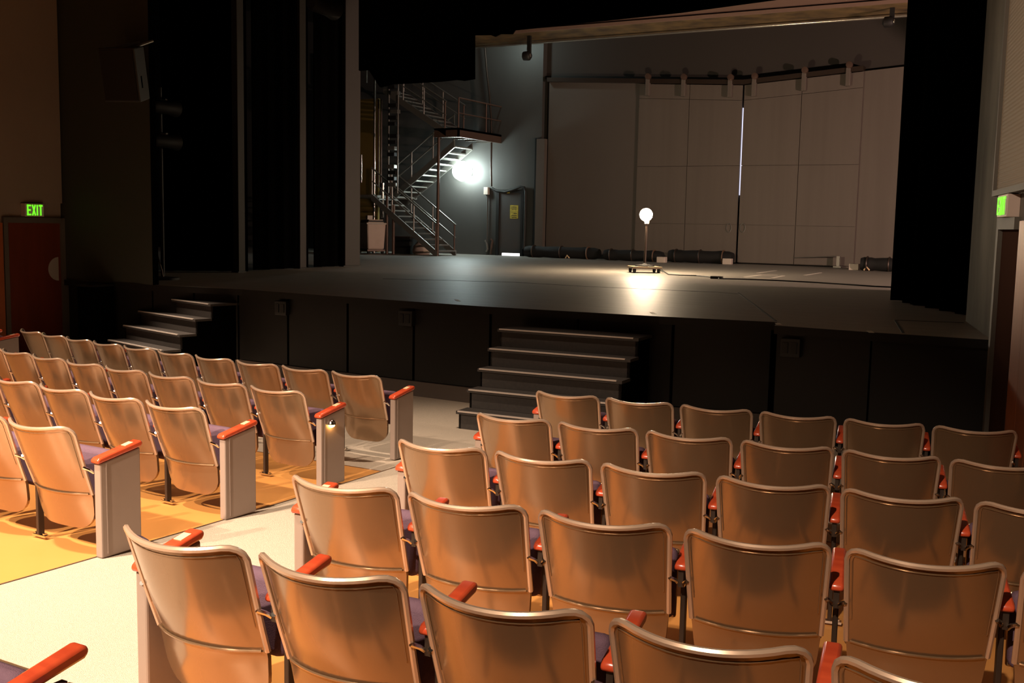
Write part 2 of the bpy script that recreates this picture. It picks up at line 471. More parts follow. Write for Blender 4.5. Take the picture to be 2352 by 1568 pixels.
# door header band and upper wall field
zu = at_x(100, 466, XL).z
struct(MB().box(XL, XL + 0.04, -6, 10.8, zu, 8.0).build('trim_3', M_['housewall']), 'upper brown-grey wall field above the left door')
wl = struct(empty('trim_4'), 'orange wood wainscot left of the left door')
for k in range(8):
    part(MB().box(XL, XL + 0.045, y0 - 0.07 - 0.5 * (k + 1), y0 - 0.076 - 0.5 * k, 0.0, zt), 'board', M_['wainscot'], wl)

# ------------------------------------------------------------------ stage
LIP = [(-13.76, 10.8), (-12.2, 10.82), (-10.3, 11.0), (-7.9, 10.82), (-6.3, 10.72), (-4.1, 10.85), (-2.86, 11.04), (-2.78, 10.64), (-1.82, 10.56), (-0.74, 10.56)]
st = struct(empty('stage_platform'), 'low black stage with panelled front')
outline = [(x, y) for x, y in LIP] + [(-0.6, 12.4), (6.0, 12.4), (6.0, 29.0), (-27, 29.0), (-27, 11.3), (-13.76, 11.3)]
mb = MB().prism([(x, y, Z - 0.05) for x, y in outline], (0, 0, 0.05))
part(mb, 'stage_floor', M_['stage'], st)
back = MB()
for (xa, ya), (xb, yb) in zip(LIP, LIP[1:]):
    back.hexa([Vector((xa, ya + 0.10, 0)), Vector((xb, yb + 0.10, 0)), Vector((xb, yb + 0.16, 0)), Vector((xa, ya + 0.16, 0)),
               Vector((xa, ya + 0.10, Z - 0.05)), Vector((xb, yb + 0.10, Z - 0.05)), Vector((xb, yb + 0.16, Z - 0.05)), Vector((xa, ya + 0.16, Z - 0.05))])
part(back, 'backing', M_['black'], st)


def lip_y(x):
    for (xa, ya), (xb, yb) in zip(LIP, LIP[1:]):
        if xa <= x <= xb and abs(xb - xa) > 0.1: return ya + (yb - ya) * (x - xa) / (xb - xa)
    return 10.8


def lip_pt(px, py=740):
    """x of the stage front seen at a column of the picture"""
    d = ray(px, py); best = None
    for (xa, ya), (xb, yb) in zip(LIP, LIP[1:]):
        den = d[0] * (yb - ya) - d[1] * (xb - xa)
        if abs(den) < 1e-9: continue
        t = (xa * (yb - ya) - ya * (xb - xa)) / den
        x = d[0] * t
        if min(xa, xb) - 1e-6 <= x <= max(xa, xb) + 1e-6 and abs(xb - xa) > 0.1:
            best = x
    return best


seams = [-13.7, -12.9] + [v for v in (lip_pt(px, py) for px, py in ((345, 720), (440, 720), (542, 740), (656, 760), (793, 770), (945, 780), (1122, 740), (1323, 740), (1541, 800), (1770, 800))) if v is not None] + [-2.86]
seams = sorted(seams)
for xa, xb in zip(seams, seams[1:]):
    if xb - xa < 0.1: continue
    ya, yb = lip_y(xa), lip_y(xb); g = 0.018
    P = [Vector((xa + g, ya + 0.05, 0.20)), Vector((xb - g, yb + 0.05, 0.20)), Vector((xb - g, yb + 0.10, 0.20)), Vector((xa + g, ya + 0.10, 0.20))]
    part(MB().hexa(P + [Vector((p.x, p.y, Z - 0.09)) for p in P]), 'front_panel', M_['fascia'], st)
for xa, xb in ((-2.76, -1.83), (-1.81, -0.76)):
    ya, yb = lip_y(xa), lip_y(xb)
    P = [Vector((xa, ya + 0.04, 0.1)), Vector((xb, yb + 0.04, 0.1)), Vector((xb, yb + 0.09, 0.1)), Vector((xa, ya + 0.09, 0.1))]
    part(MB().hexa(P + [Vector((p.x, p.y, Z - 0.055)) for p in P]), 'front_panel', M_['fascia'], st)
pl = MB(); cap = MB()
for (xa, ya), (xb, yb) in zip(LIP, LIP[1:]):
    P = [Vector((xa, ya - 0.012, Z - 0.085)), Vector((xb, yb - 0.012, Z - 0.085)), Vector((xb, yb - 0.001, Z - 0.085)), Vector((xa, ya - 0.001, Z - 0.085))]
    if abs(xb - xa) > 0.2: cap.hexa(P + [Vector((p.x, p.y, Z - 0.001)) for p in P])
for (xa, ya), (xb, yb) in zip(LIP[:-3], LIP[1:-3]):
    P = [Vector((xa, ya + 0.03, 0.0)), Vector((xb, yb + 0.03, 0.0)), Vector((xb, yb + 0.10, 0.0)), Vector((xa, ya + 0.10, 0.0))]
    pl.hexa(P + [Vector((p.x, p.y, 0.19)) for p in P])
    P = [Vector((xa, ya, Z - 0.085)), Vector((xb, yb, Z - 0.085)), Vector((xb, yb + 0.1, Z - 0.085)), Vector((xa, ya + 0.1, Z - 0.085))]
    cap.hexa(P + [Vector((p.x, p.y, Z - 0.0505)) for p in P])
part(pl, 'plinth', M_['plinth'], st); part(cap, 'edge_board', M_['fascia'], st)
# seams of the stage boards and trap outline
def seam(pts, wd=0.03, name='floor_seam', m='seam'):
    mb = MB()
    P = [at_z(*p) for p in pts]
    for a, b in zip(P, P[1:]):
        d = (b - a).normalized(); q = Vector((-d.y, d.x, 0)) * wd / 2
        mb.hexa([a + q, b + q, b - q, a - q] + [v + Vector((0, 0, 0.003)) for v in (a + q, b + q, b - q, a - q)])
    return part(mb, name, M_[m], st)


seam([(880, 640), (1180, 648), (1352, 658), (1648, 671), (1700, 675)], 0.05)
seam([(1695, 672), (1740, 705), (1782, 737)], 0.03)
seam([(2056, 735), (2214, 741)], 0.04); seam([(2056, 735), (2074, 764)], 0.025)
for px_, py_ in ((1788, 744), (1999, 762), (1051, 690), (1500, 719)):
    seam([(px_ - 3, py_ - 2), (px_ + 3, py_ + 2)], 0.05, 'glow_tape', 'tape')
# edge outlets on the stage front
for px_, lab in ((648, 'left'), (935, 'middle'), (1823, 'right')):
    x = lip_pt(px_, 700) or -2.5
    y = lip_y(x)
    p = root('outlet_box', (x, y, Z - 0.3), {'left': 'small black outlet box on stage front, nearest the left steps', 'middle': 'small black outlet box on stage front, between the two steps', 'right': 'small black outlet box on stage front, right of the large steps'}[lab], 'outlet box', 'outlet boxes on the stage front')
    part(MB().box(x - 0.11, x + 0.09, y - 0.03, y + 0.05, Z - 0.31, Z - 0.12), 'box', M_['rubber'], p, bevel=0.008)
    part(MB().box(x - 0.09, x - 0.03, y - 0.04, y - 0.03, Z - 0.27, Z - 0.16).box(x + 0.0, x + 0.06, y - 0.04, y - 0.03, Z - 0.27, Z - 0.16), 'socket', M_['darksteel'], p)


# steps from house to stage ----------------------------------------------
def steps(ox, oy, yaw, label, W=1.668, d=0.2326, r=0.1981, back=0.5, nl=0.17):
    t = root('stage_steps', (ox, oy, 0), label, 'steps', rz=yaw)
    top5 = Z - r
    for k in range(1, 6):
        y0 = d * (k - 5); z1 = top5 + r * (k - 5)
        y1 = y0 + d if k < 5 else back
        tr = MB().box(-W / 2, W / 2, y0, y1 + 0.02, z1 - 0.032, z1).build('tread', M_['step'], t)
        ins = W / 2 - 0.02
        MB().box(-ins, ins, y0 + 0.03, y0 + 0.05, z1 - r + (0 if k > 1 else 0.0), z1 - 0.032).build('riser', M_['step'], t)
        MB().box(-W / 2 + nl, W / 2 - 0.06, y0 - 0.004, y0 + 0.022, z1 - 0.010, z1 + 0.004).build('nosing', M_['nosing'], t)
    for s in (-1, 1):
        x = s * (W / 2 - 0.02)
        prof = [(d * -4 + 0.03, 0)]
        for k in range(1, 6):
            y0 = d * (k - 5) + 0.03; z1 = top5 + r * (k - 5) - 0.032
            if k > 1: prof.append((y0, z1 - r))
            prof.append((y0, z1))
        prof += [(back, top5 - 0.032), (back, 0)]
        MB().prism([(x, a, b) for a, b in prof], (-s * 0.025, 0, 0)).build('side_panel', M_['black'], t)
    return t


steps(*(lambda o: (o[0] * math.cos(A0) - o[1] * math.sin(A0), o[0] * math.sin(A0) + o[1] * math.cos(A0)))((0.524 * 1.113, 10.231 * 1.113)), A0 - 0.457, 'wide black wooden steps at stage centre behind the right seats', back=0.42, nl=0.02)
steps(*(lambda o: (o[0] * math.cos(A0) - o[1] * math.sin(A0), o[0] * math.sin(A0) + o[1] * math.cos(A0)))((-4.262 * 1.113, 13.457 * 1.113)), A0 - 0.772, 'black wooden steps at far left of the stage front', back=0.55, nl=0.02)

# black cabinet shapes at the left end of the stage front
a = at_y(213, 655, 10.7); b = at_y(250, 655, 10.7)
cb = root('equipment_cabinet', ((a.x + b.x) / 2, 10.6, 0), 'tall narrow black cabinet left of the left steps', 'cabinet')
part(MB().box(a.x, b.x, 10.42, 10.78, 0, a.z), 'body', M_['black'], cb, bevel=0.01)
part(MB().box(a.x - 0.01, b.x + 0.01, 10.40, 10.79, a.z, a.z + 0.03), 'lid', M_['fascia'], cb)

# ------------------------------------------------------------------ stage house shell
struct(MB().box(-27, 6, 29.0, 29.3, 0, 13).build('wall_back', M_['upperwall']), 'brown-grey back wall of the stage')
struct(MB().box(-27.3, -27, 11.3, 29.3, 0, 13).build('wall_stage_left', M_['black']))
struct(MB().box(6, 6.3, 12.4, 29.3, 0, 13).build('wall_stage_right', M_['black']))
struct(MB().box(-27.3, 6.3, 10.9, 29.3, 13, 13.2).build('ceiling_stage', M_['black']))
# concrete return wall at the right of the stage opening
q0 = at_z(2277, 780); q1 = at_z(2218, 737)
cw = MB().hexa([Vector((q0.x, q0.y, 0)), Vector((q0.x + 2.5, q0.y, 0)), Vector((q1.x + 2.5, q1.y, 0)), Vector((q1.x, q1.y, 0)),
                Vector((q0.x, q0.y, 11)), Vector((q0.x + 2.5, q0.y, 11)), Vector((q1.x + 2.5, q1.y, 11)), Vector((q1.x, q1.y, 11))])
struct(cw.build('wall_proscenium_right', M_['concrete']), 'stained grey concrete wall right of the stage opening')

# ------------------------------------------------------------------ drapes
def drape(name, p0, p1, z0, z1, label, group=None, fold=0.05, n=None, hem=0.0, thick=0.03):
    p0 = Vector((p0[0], p0[1], 0)); p1 = Vector((p1[0], p1[1], 0)); L = (p1 - p0).length
    d = (p1 - p0) / L; q = Vector((-d.y, d.x, 0)); n = n or max(12, int(L * 22)); ph = random.random() * 6
    A = []; B = []
    zs = [z0, z0 + 0.4, (z0 + z1) / 2, z1]
    for z in zs:
        ra = []; rb = []
        for j in range(n + 1):
            s = L * j / n
            e = 1 if 0 < j < n else 0.3
            o = fold * e * (math.sin(s * 13 + ph) + 0.5 * math.sin(s * 29 + ph * 2))
            zz = z + (hem * math.sin(s * 5 + ph) if z == z0 else 0)
            ra.append(p0 + d * s + q * o + Vector((0, 0, zz))); rb.append(p0 + d * s + q * (o + thick) + Vector((0, 0, zz)))
        A.append(ra); B.append(rb)
    o = MB().thick(A, B).build(name, M_['black'], smooth=True, loc=(p0.x, p0.y, z0))
    return tag(o, label, 'curtain', group)


# right side: two layers hanging from the concrete wall into the stage
e1 = at_z(2078, 696); e2 = at_z(2050, 690)
drape('leg_curtain', (q1.x + 0.35, q1.y + 0.10), (e1.x, e1.y), Z + 0.01, 11, 'wide black leg curtain right of the stage, beside concrete wall', 'black leg curtains')
drape('leg_curtain', (e1.x + 0.12, e1.y + 0.12), (e2.x, e2.y), Z + 0.01, 11, 'narrow black leg curtain layer at right edge of the stage view', 'black leg curtains')
# left side: grey ended wing flats with black curtains between them
posts = [(549, 564, 625), (690, 704, 616), (793, 827, 611)]
pp = []
for i, (xa, xb, yb) in enumerate(posts):
    a = at_z(xa, yb + 1); b = at_z(xb, yb)
    pp.append((a, b))
    lab = ['narrow grey wing post, nearest the left wall', 'narrow grey wing post, middle of the three on the left', 'wide brown-grey wing post beside the backstage stairs'][i]
    t = root('wing_post', (a.x, a.y, Z), lab, 'post', 'grey wing posts on the left of the stage')
    wd = (b - a); wd.z = 0
    q = Vector((-wd.y, wd.x, 0)).normalized() * 0.12
    P = [a, b, b + q, a + q]
    part(MB().hexa([Vector((p.x, p.y, Z + 0.02)) for p in P] + [Vector((p.x, p.y, 11)) for p in P]), 'upright', M_['post'], t, bevel=0.01)
    P = [p + (p - (a + b) / 2) * 0.2 for p in P]
    part(MB().hexa([Vector((p.x, p.y, Z)) for p in P] + [Vector((p.x, p.y, Z + 0.02)) for p in P]), 'base_plate', M_['darksteel'], t)
cur = [((352, 624), (548, 625)), ((565, 622), (689, 616)), ((705, 615), (792, 611))]
labs = ['broad black curtain between dark left wall and first grey post', 'black curtain between the two narrow grey posts', 'black curtain between second narrow post and wide post']
for (a, b), lab in zip(cur, labs):
    pa = at_z(*a); pb = at_z(*b)
    drape('wing_curtain', (pa.x, pa.y + 0.25), (pb.x, pb.y + 0.25), Z + 0.01, 11, lab, 'black wing curtains on the left')

# black borders at the top
def border(name, pts, Y, label, th=0.08):
    P = [at_y(x, y, Y) for x, y in pts]
    o = MB().prism(P, (0, th, 0)).build(name, M_['black'], loc=tuple(P[0]))
    return tag(o, label, 'curtain', 'black borders over the stage')


border('border_curtain', [(824, -160), (824, 162), (846, 160), (872, 200), (900, 193), (960, 190), (1010, 187), (1046, 183), (1064, 185), (1088, 181), (1088, -160)], 14.6, 'black hanging border above the backstage stairs, lower corner at right', 0.05)
border('border_curtain', [(1070, -220), (1070, 81), (1126, 80), (1136, 84), (1148, 78), (1176, 78), (1182, 69), (1560, 29), (1790, -2), (2300, -60), (2300, -220)], 19.5, 'black border along the top of the stage opening', 0.05)

# ------------------------------------------------------------------ concrete beam above the rear stage
bt = root('ceiling_beam', (0, 0, 0), 'long brown beam crossing above the back of the stage', 'beam')
YB = 25.5
zb = at_y(1540, 46, YB).z
a = at_y(1020, 95, YB); b = at_y(2180, -10, YB)
YR = at_z(1540, 71, zb).y
part(MB().box(a.x, b.x, YB, YB + 0.05, zb, zb + 1.6), 'front_face', M_['beam'], bt)
part(MB().box(a.x, b.x, YB + 0.05, YR, zb + 0.002, zb + 1.6), 'soffit', M_['soffit'], bt)
part(MB().box(at_y(1155, 90, YB).x, b.x, YB - 0.05, YB, zb - 0.03, zb + 0.05), 'edge_rail', M_['beam'], bt)
pp_ = at_z(1540, 74, zb - 0.05)
tag(MB().tube([(at_y(1060, 120, pp_.y).x, pp_.y, zb - 0.06), (b.x, pp_.y, zb - 0.06)], 0.045, 10).build('pipe', M_['bright'], smooth=True, loc=(pp_.x, pp_.y, zb)), 'long bare metal pipe under the rear edge of the beam', 'pipe')
# fittings hanging under the beam
for (px_, y0_, y1_, lab) in ((1216, 85, 128, 'small dark lamp hanging under left part of the beam'), (2051, 0, 50, 'small dark lamp hanging under right end of the beam')):
    top = at_y(px_, y0_, YB + 0.6); bot = at_y(px_, y1_, YB + 0.6)
    t = root('hanging_fitting', tuple(top), lab, 'lamp', 'lamps hanging under the beam')
    part(MB().box(top.x - 0.05, top.x + 0.05, top.y - 0.04, top.y + 0.04, bot.z, zb), 'bracket', M_['darksteel'], t)
    part(MB().lathe([(0.05, -0.12), (0.12, -0.08), (0.13, 0.08), (0.07, 0.14)], (top.x - 0.08, top.y, bot.z), 14, 'x'), 'lamp_body', M_['darksteel'], t, smooth=True)
    part(MB().lathe([(0.045, 0), (0.05, 0.02), (0.0, 0.03)], (top.x + 0.05, top.y - 0.05, bot.z), 10, 'x'), 'knob', M_['bright'], t, smooth=True)

# spotlight up at the top left, mostly above the frame
p = at_y(742, 12, 14.0)
t = root('stage_spotlight', tuple(p), 'dim stage spotlight at top edge above the wing curtains', 'spotlight')
part(MB().lathe([(0.10, -0.3), (0.14, -0.25), (0.15, 0.1), (0.19, 0.3), (0.17, 0.3)], tuple(p), 16, 'y'), 'housing', M_['darksteel'], t, smooth=True)
part(MB().box(p.x - 0.2, p.x - 0.18, p.y - 0.03, p.y + 0.03, p.z - 0.05, p.z + 0.35).box(p.x + 0.18, p.x + 0.2, p.y - 0.03, p.y + 0.03, p.z - 0.05, p.z + 0.35).box(p.x - 0.2, p.x + 0.2, p.y - 0.03, p.y + 0.03, p.z + 0.33, p.z + 0.37), 'yoke', M_['darksteel'], t)
part(MB().tube([(p.x, p.y, p.z + 0.35), (p.x, p.y, 11)], 0.03), 'hanger', M_['darksteel'], t)

# ------------------------------------------------------------------ back wall, doors
YW = 29.0
def w_(px, py, Y=YW): return at_y(px, py, Y)


def wallbox(mb, xa, ya, xb, yb, d0, d1, Y=YW):
    a = at_y(xa, ya, Y); b = at_y(xb, yb, Y)
    return mb.box(min(a.x, b.x), max(a.x, b.x), Y - d1, Y - d0, min(a.z, b.z), max(a.z, b.z))


# grey left part of the back wall stands a little forward
gx = w_(1253, 300).x
struct(MB().box(-27, gx, YW - 0.25, YW, 0, 13).build('wall_back_left', M_['greywall']), 'grey back wall behind the stairs')
YG = YW - 0.25
# two fixed panels and the two big sliding doors, with sloping tracks
zl, zc, zr_ = w_(1253, 188, YW - 0.3).z, w_(1699, 194, YW - 0.3).z, w_(1977, 162, YW - 0.3).z
xl, xm0, xc, xr2, xe = w_(1255, 300, YW - 0.3).x, w_(1461, 400, YW - 0.3).x, w_(1698, 400, YW - 0.3).x, w_(1970, 400, YW - 0.3).x, 5.9
def topz(x):
    if x < xc: return zl + (zc - zl) * (x - xl) / (xc - xl)
    return zc + (zr_ - zc) * (x - xc) / (xr2 - xc)


def slab(x0, x1, z0, ya, yb, ztop0=None, ztop1=None):
    t0 = topz(x0) if ztop0 is None else ztop0; t1 = topz(x1) if ztop1 is None else ztop1
    return MB().hexa([Vector((x0, ya, z0)), Vector((x1, ya, z0)), Vector((x1, yb, z0)), Vector((x0, yb, z0)),
                      Vector((x0, ya, t0)), Vector((x1, ya, t1)), Vector((x1, yb, t1)), Vector((x0, yb, t0))])


# a real gap between the two leaves: a glowing strip behind it stands in for daylight
fw = struct(slab(xl, xm0 + 0.4, Z, YW - 0.17, YW).build('wall_back_field', M_['backwall']), 'fixed wall field left of the sliding doors')
fw2 = struct(slab(xr2 - 0.3, xe, Z, YW - 0.17, YW).build('wall_back_field', M_['slidingdoor']), 'lighter fixed wall field right of the sliding doors')
dl = struct(MB().box(xc - 0.15, xc + 0.15, YW - 0.03, YW - 0.01, Z + 1.9, zc - 0.6).build('daylight_strip_1', M_['day']), 'strip of daylight showing between the sliding doors')
gap = 0.028


def sliding_door(x0, x1, lab):
    t = root('sliding_door', ((x0 + x1) / 2, YW - 0.2, Z), lab, 'sliding door', 'large sliding doors in the back wall')
    xm = (x0 + x1) / 2
    zrow = [Z + 0.04, Z + 1.08, Z + 2.70, None]
    band = 0.42
    for cx0, cx1 in ((x0, xm - 0.008), (xm + 0.008, x1)):
        for i in range(3):
            z0 = zrow[i] + 0.006
            if zrow[i + 1] is None:
                mb = slab(cx0, cx1, z0, YW - 0.24, YW - 0.18, topz(cx0) - band - 0.01, topz(cx1) - band - 0.01)
            else:
                mb = slab(cx0, cx1, z0, YW - 0.24, YW - 0.18, zrow[i + 1] - 0.006, zrow[i + 1] - 0.006)
            part(mb, 'panel', M_['slidingdoor'], t)
        mb = MB().hexa([Vector((cx0, YW - 0.24, topz(cx0) - band)), Vector((cx1, YW - 0.24, topz(cx1) - band)), Vector((cx1, YW - 0.18, topz(cx1) - band)), Vector((cx0, YW - 0.18, topz(cx0) - band)),
                        Vector((cx0, YW - 0.24, topz(cx0) - 0.02)), Vector((cx1, YW - 0.24, topz(cx1) - 0.02)), Vector((cx1, YW - 0.18, topz(cx1) - 0.02)), Vector((cx0, YW - 0.18, topz(cx0) - 0.02))])
        part(mb, 'top_rail', M_['slidingdoor'], t)
    part(slab(x0 + 0.01, x1 - 0.01, Z + 0.03, YW - 0.18, YW - 0.12, topz(x0) - 0.03, topz(x1) - 0.03), 'core', M_['backwall'], t)
    return t


dA = sliding_door(xm0, xc - gap, 'left one of two tall grey sliding doors, behind the lit lamp stand')
dB = sliding_door(xc + gap, xr2, 'right one of two tall grey sliding doors in the back wall')
# pull rings
for d_, px_ in ((dA, 1674), (dB, 1706)):
    c = w_(px_, 523, YW - 0.25)
    ring = [(c.x + 0.07 * math.cos(t), YW - 0.25, c.z + 0.12 * math.sin(t)) for t in np.linspace(0, 2 * math.pi, 17)[:-1]]
    part(MB().tube(ring, 0.014, 6, closed=True), 'pull_ring', M_['steel'], d_, smooth=True)
# hangers and rollers
for d_, xs in ((dA, (1489, 1571, 1678)), (dB, (1733, 1847, 1948))):
    for px_ in xs:
        x = w_(px_, 190, YW - 0.3).x; zt_ = topz(x)
        hg = part(MB().box(x - 0.06, x + 0.06, YW - 0.38, YW - 0.24, zt_ - 0.36, zt_ + 0.12), 'hanger', M_['slidingdoor'], d_, bevel=0.015)
        part(MB().lathe([(0.05, -0.05), (0.085, -0.045), (0.085, 0.045), (0.05, 0.05)], (x + 0.03, YW - 0.40, zt_ + 0.17), 14, 'y'), 'roller', M_['rust'], d_, smooth=True)
tk = root('door_track', (xc, YW - 0.3, zc), 'dark sloping track above the sliding doors', 'track')
for x0, x1 in ((xl, xc), (xc, xr2)):
    part(MB().hexa([Vector((x0, YW - 0.34, topz(x0) + 0.0)), Vector((x1, YW - 0.34, topz(x1) + 0.0)), Vector((x1, YW - 0.0, topz(x1) + 0.0)), Vector((x0, YW - 0.0, topz(x0) + 0.0)),
                    Vector((x0, YW - 0.34, topz(x0) + 0.12)), Vector((x1, YW - 0.34, topz(x1) + 0.12)), Vector((x1, YW - 0.0, topz(x1) + 0.12)), Vector((x0, YW - 0.0, topz(x0) + 0.12))]), 'rail', M_['iron'], tk)
# foot guide at the right door
c = at_z(1944, 612); c.y = min(c.y, YW - 0.45)
t = root('door_guide', (c.x, c.y, Z), 'small metal roller guide at foot of the right sliding door', 'roller guide')
part(MB().box(c.x - 0.10, c.x + 0.10, c.y - 0.08, c.y + 0.08, Z, Z + 0.04), 'foot', M_['steel'], t)
part(MB().box(c.x - 0.03, c.x + 0.05, c.y - 0.03, c.y + 0.03, Z + 0.04, Z + 0.30), 'upright', M_['steel'], t)
part(MB().tube([(c.x - 0.05, c.y, Z + 0.30), (c.x - 1.2, YW - 0.27, Z + 0.22)], 0.012), 'rod', M_['steel'], t)

# narrow door with the yellow notice
DX0, DX1 = w_(1147, 520, YG).x, w_(1197, 520, YG).x
dzt = w_(1172, 443, YG).z
d3 = struct(empty('door_3'), 'dark narrow stage door with yellow notice in the grey back wall')
part(MB().box(DX0, DX1, YG - 0.03, YG, Z + 0.085, dzt), 'door_leaf', mat('dark_stage_door', (0.05, 0.045, 0.042), 0.6, 0, (3, 0.4, (0.06, 0.04, 0.03))), d3)
f = MB().box(DX0 - 0.10, DX0, YG - 0.06, YG, Z, dzt + 0.1).box(DX1, DX1 + 0.09, YG - 0.06, YG, Z, dzt + 0.1).box(DX0, DX1, YG - 0.06, YG, dzt, dzt + 0.1)
part(f, 'door_frame', M_['darksteel'], d3)
part(MB().box(DX0 + 0.12, DX1 - 0.02, YG - 0.02, YG, Z + 0.002, Z + 0.08), 'threshold_gap', mat('door_daylight', (1, 1, 1), 0.5, 0, None, None, 0.5, 0, (1, 0.98, 1.0), 2.5), d3)
nb = MB(); wallbox(nb, 1173, 471, 1191, 502, 0.03, 0.036, YG)
no = part(nb, 'notice', M_['sign_yellow'], d3); no['label'] = 'yellow notice with dark print'
nb = MB()
for ya in (475, 479, 489, 494, 498):
    wallbox(nb, 1176 if ya != 489 else 1181, ya, 1188, ya + 1.6, 0.036, 0.039, YG)
part(nb, 'notice_print', M_['ink'], d3)
nb = MB(); wallbox(nb, 1167, 439, 1173, 444, 0.06, 0.07, YG); part(nb, 'tag', M_['sign_yellow'], d3)
# switch box, conduit, hose and cables beside the door
b0 = w_(1115, 447, YG); b1 = w_(1125, 430, YG)
t = root('switch_box', (b0.x, YG, b0.z), 'small white electrical box on the wall left of stage door', 'electrical box')
part(MB().box(b0.x, b1.x, YG - 0.12, YG, b0.z, b1.z), 'box', M_['whitebox'], t, bevel=0.01)
xcnd = (b0.x + b1.x) / 2 + 0.03
part(MB().tube([(xcnd, YG - 0.05, b0.z), (xcnd, YG - 0.05, Z)], 0.025), 'conduit', M_['greywall'], t, smooth=True)
hs = [w_(x, y, YG - 0.06) for x, y in ((1130, 432), (1140, 438), (1160, 441), (1178, 436), (1195, 429), (1204, 430), (1207, 440), (1206, 480), (1205, 530), (1203, 572))]
tag(MB().tube(hs, 0.04, 8).build('cable_loom', M_['rubber'], smooth=True, loc=tuple(hs[0])), 'thick black cable looped over the stage door', 'cable')
hs = [at_y(x, y, YG - 0.3) for x, y in ((1112, 70), (1114, 110), (1118, 160), (1124, 215), (1128, 270), (1129, 330), (1128, 380), (1129, 428))]
tag(MB().tube(hs, 0.03, 8).build('drop_cable', M_['iron'], smooth=True, loc=tuple(hs[0])), 'long thin cable hanging down the grey back wall', 'cable')
t = root('cable_hook', tuple(w_(1122, 555, YG)), 'hooked cables hanging low on wall beside stage door', 'cable')
for pts in (((1114, 552), (1117, 556), (1119, 564), (1120, 572), (1117, 578)), ((1127, 549), (1131, 553), (1129, 562), (1128, 572), (1127, 584))):
    part(MB().tube([w_(x, y, YG - 0.05) for x, y in pts], 0.035, 7), 'cable', M_['rust' if pts[0][0] > 1120 else 'steel'], t, smooth=True)
# pilaster strip and pipe chase
nb = MB(); wallbox(nb, 1239, 320, 1251, 600, 0.0, 0.18, YG)
struct(nb.build('trim_5', M_['backwall']), 'pale vertical strip on the back wall right of stage door')
nb = MB(); wallbox(nb, 1233, 318, 1237, 600, 0.0, 0.10, YG)
struct(nb.build('trim_6', M_['darksteel']), 'dark vertical channel beside the pale strip')

# ------------------------------------------------------------------ backstage steel stairs
YS = YG - 2.5         # near plane of the flights
WF = 1.05             # flight width


def s_(px, py, Y): return at_y(px, py, Y)


stairs = root('steel_stairs', tuple(at_y(1000, 583, YS)), 'grey steel switchback stairs with pipe railings at back left', 'stairs')


def flight(a, b, y0, n, rails, m='steel', deep=0.20, under=False, rail_h=0.78):
    """stringers from a to b (x, z) with near plane y0; treads between"""
    (xa, za), (xb, zb_) = a, b
    for y in (y0, y0 + WF):
        part(MB().hexa([Vector((xa, y, za - deep)), Vector((xb, y, zb_ - deep)), Vector((xb, y + 0.05, zb_ - deep)), Vector((xa, y + 0.05, za - deep)),
                        Vector((xa, y, za)), Vector((xb, y, zb_)), Vector((xb, y + 0.05, zb_)), Vector((xa, y + 0.05, za))]), 'stringer', M_[m], stairs)
    for k in range(n):
        u = (k + 0.5) / n; x = xa + (xb - xa) * u; z = za + (zb_ - za) * u - deep * 0.4
        part(MB().box(x - 0.15, x + 0.15, y0 + 0.05, y0 + WF, z - 0.025, z + 0.015), 'tread', M_['steel'], stairs)
    for y in rails:
        part(MB().tube([(xa, y, za + rail_h), (xb, y, zb_ + rail_h)], 0.024, 7), 'handrail', M_['steel'], stairs, smooth=True)
        part(MB().tube([(xa, y, za + rail_h * .5), (xb, y, zb_ + rail_h * .5)], 0.02, 7), 'mid_rail', M_['steel'], stairs, smooth=True)
        for u in (0.02, 0.35, 0.68, 0.99):
            x = xa + (xb - xa) * u; z = za + (zb_ - za) * u
            part(MB().tube([(x, y, z - 0.02), (x, y, z + rail_h)], 0.024, 7), 'post', M_['steel' if 0.1 < u else 'rust'], stairs, smooth=True)


def xz(px, py, Y):
    p = at_y(px, py, Y); return (p.x, p.z)


yN = YS; yF = YS + WF + 0.15
g0 = xz(1003, 577, yN); g1 = xz(852, 444, yN)
flight(g0, g1, yN, 10, (yN + 0.02, yN + WF))
h0 = xz(893, 452, yF); h1 = xz(1043, 322, yF)
flight(h0, h1, yF, 10, (yF + 0.02,), 'steel', 0.22)
k0 = xz(1024, 296, yN); k1 = xz(880, 198, yN)
flight(k0, k1, yN, 9, (yN + 0.02, yN + WF))
# landings
l1 = xz(830, 446, yN)
part(MB().box(l1[0] - 0.8, g1[0], yN, YG, g1[1] - 0.12, g1[1] - 0.04), 'landing', M_['steel'], stairs)
pa = at_y(1004, 300, yN); pb = at_y(1054, 293, yN); pc = at_y(1054, 314, yN)
part(MB().box(pa.x - 0.1, pb.x, yN, YG, pb.z - 0.06, pb.z), 'landing', M_['rust'], stairs)
fs_ = MB().box(pa.x - 0.1, pb.x, yN, yN + 0.05, pc.z, pb.z).box(pb.x - 0.05, pb.x, yN, YG, pc.z, pb.z)
part(fs_, 'landing_edge', M_['rust'], stairs)
for y in np.linspace(yN + 0.4, YG - 0.1, 4):
    part(MB().box(pa.x - 0.1, pb.x - 0.05, y, y + 0.06, pc.z + 0.02, pb.z - 0.06), 'joist', M_['bright'], stairs)
for hh, r_ in ((0.85, 0.024), (0.42, 0.02)):
    part(MB().tube([(pb.x - 0.03, yN + 0.02, pb.z + hh), (pb.x - 0.03, YG, pb.z + hh)], r_, 7), 'handrail', M_['rust'], stairs, smooth=True)
for y in (yN + 0.02, YG - 0.9):
    part(MB().tube([(pb.x - 0.03, y, pb.z), (pb.x - 0.03, y, pb.z + 0.85)], 0.024, 7), 'post', M_['rust'], stairs, smooth=True)
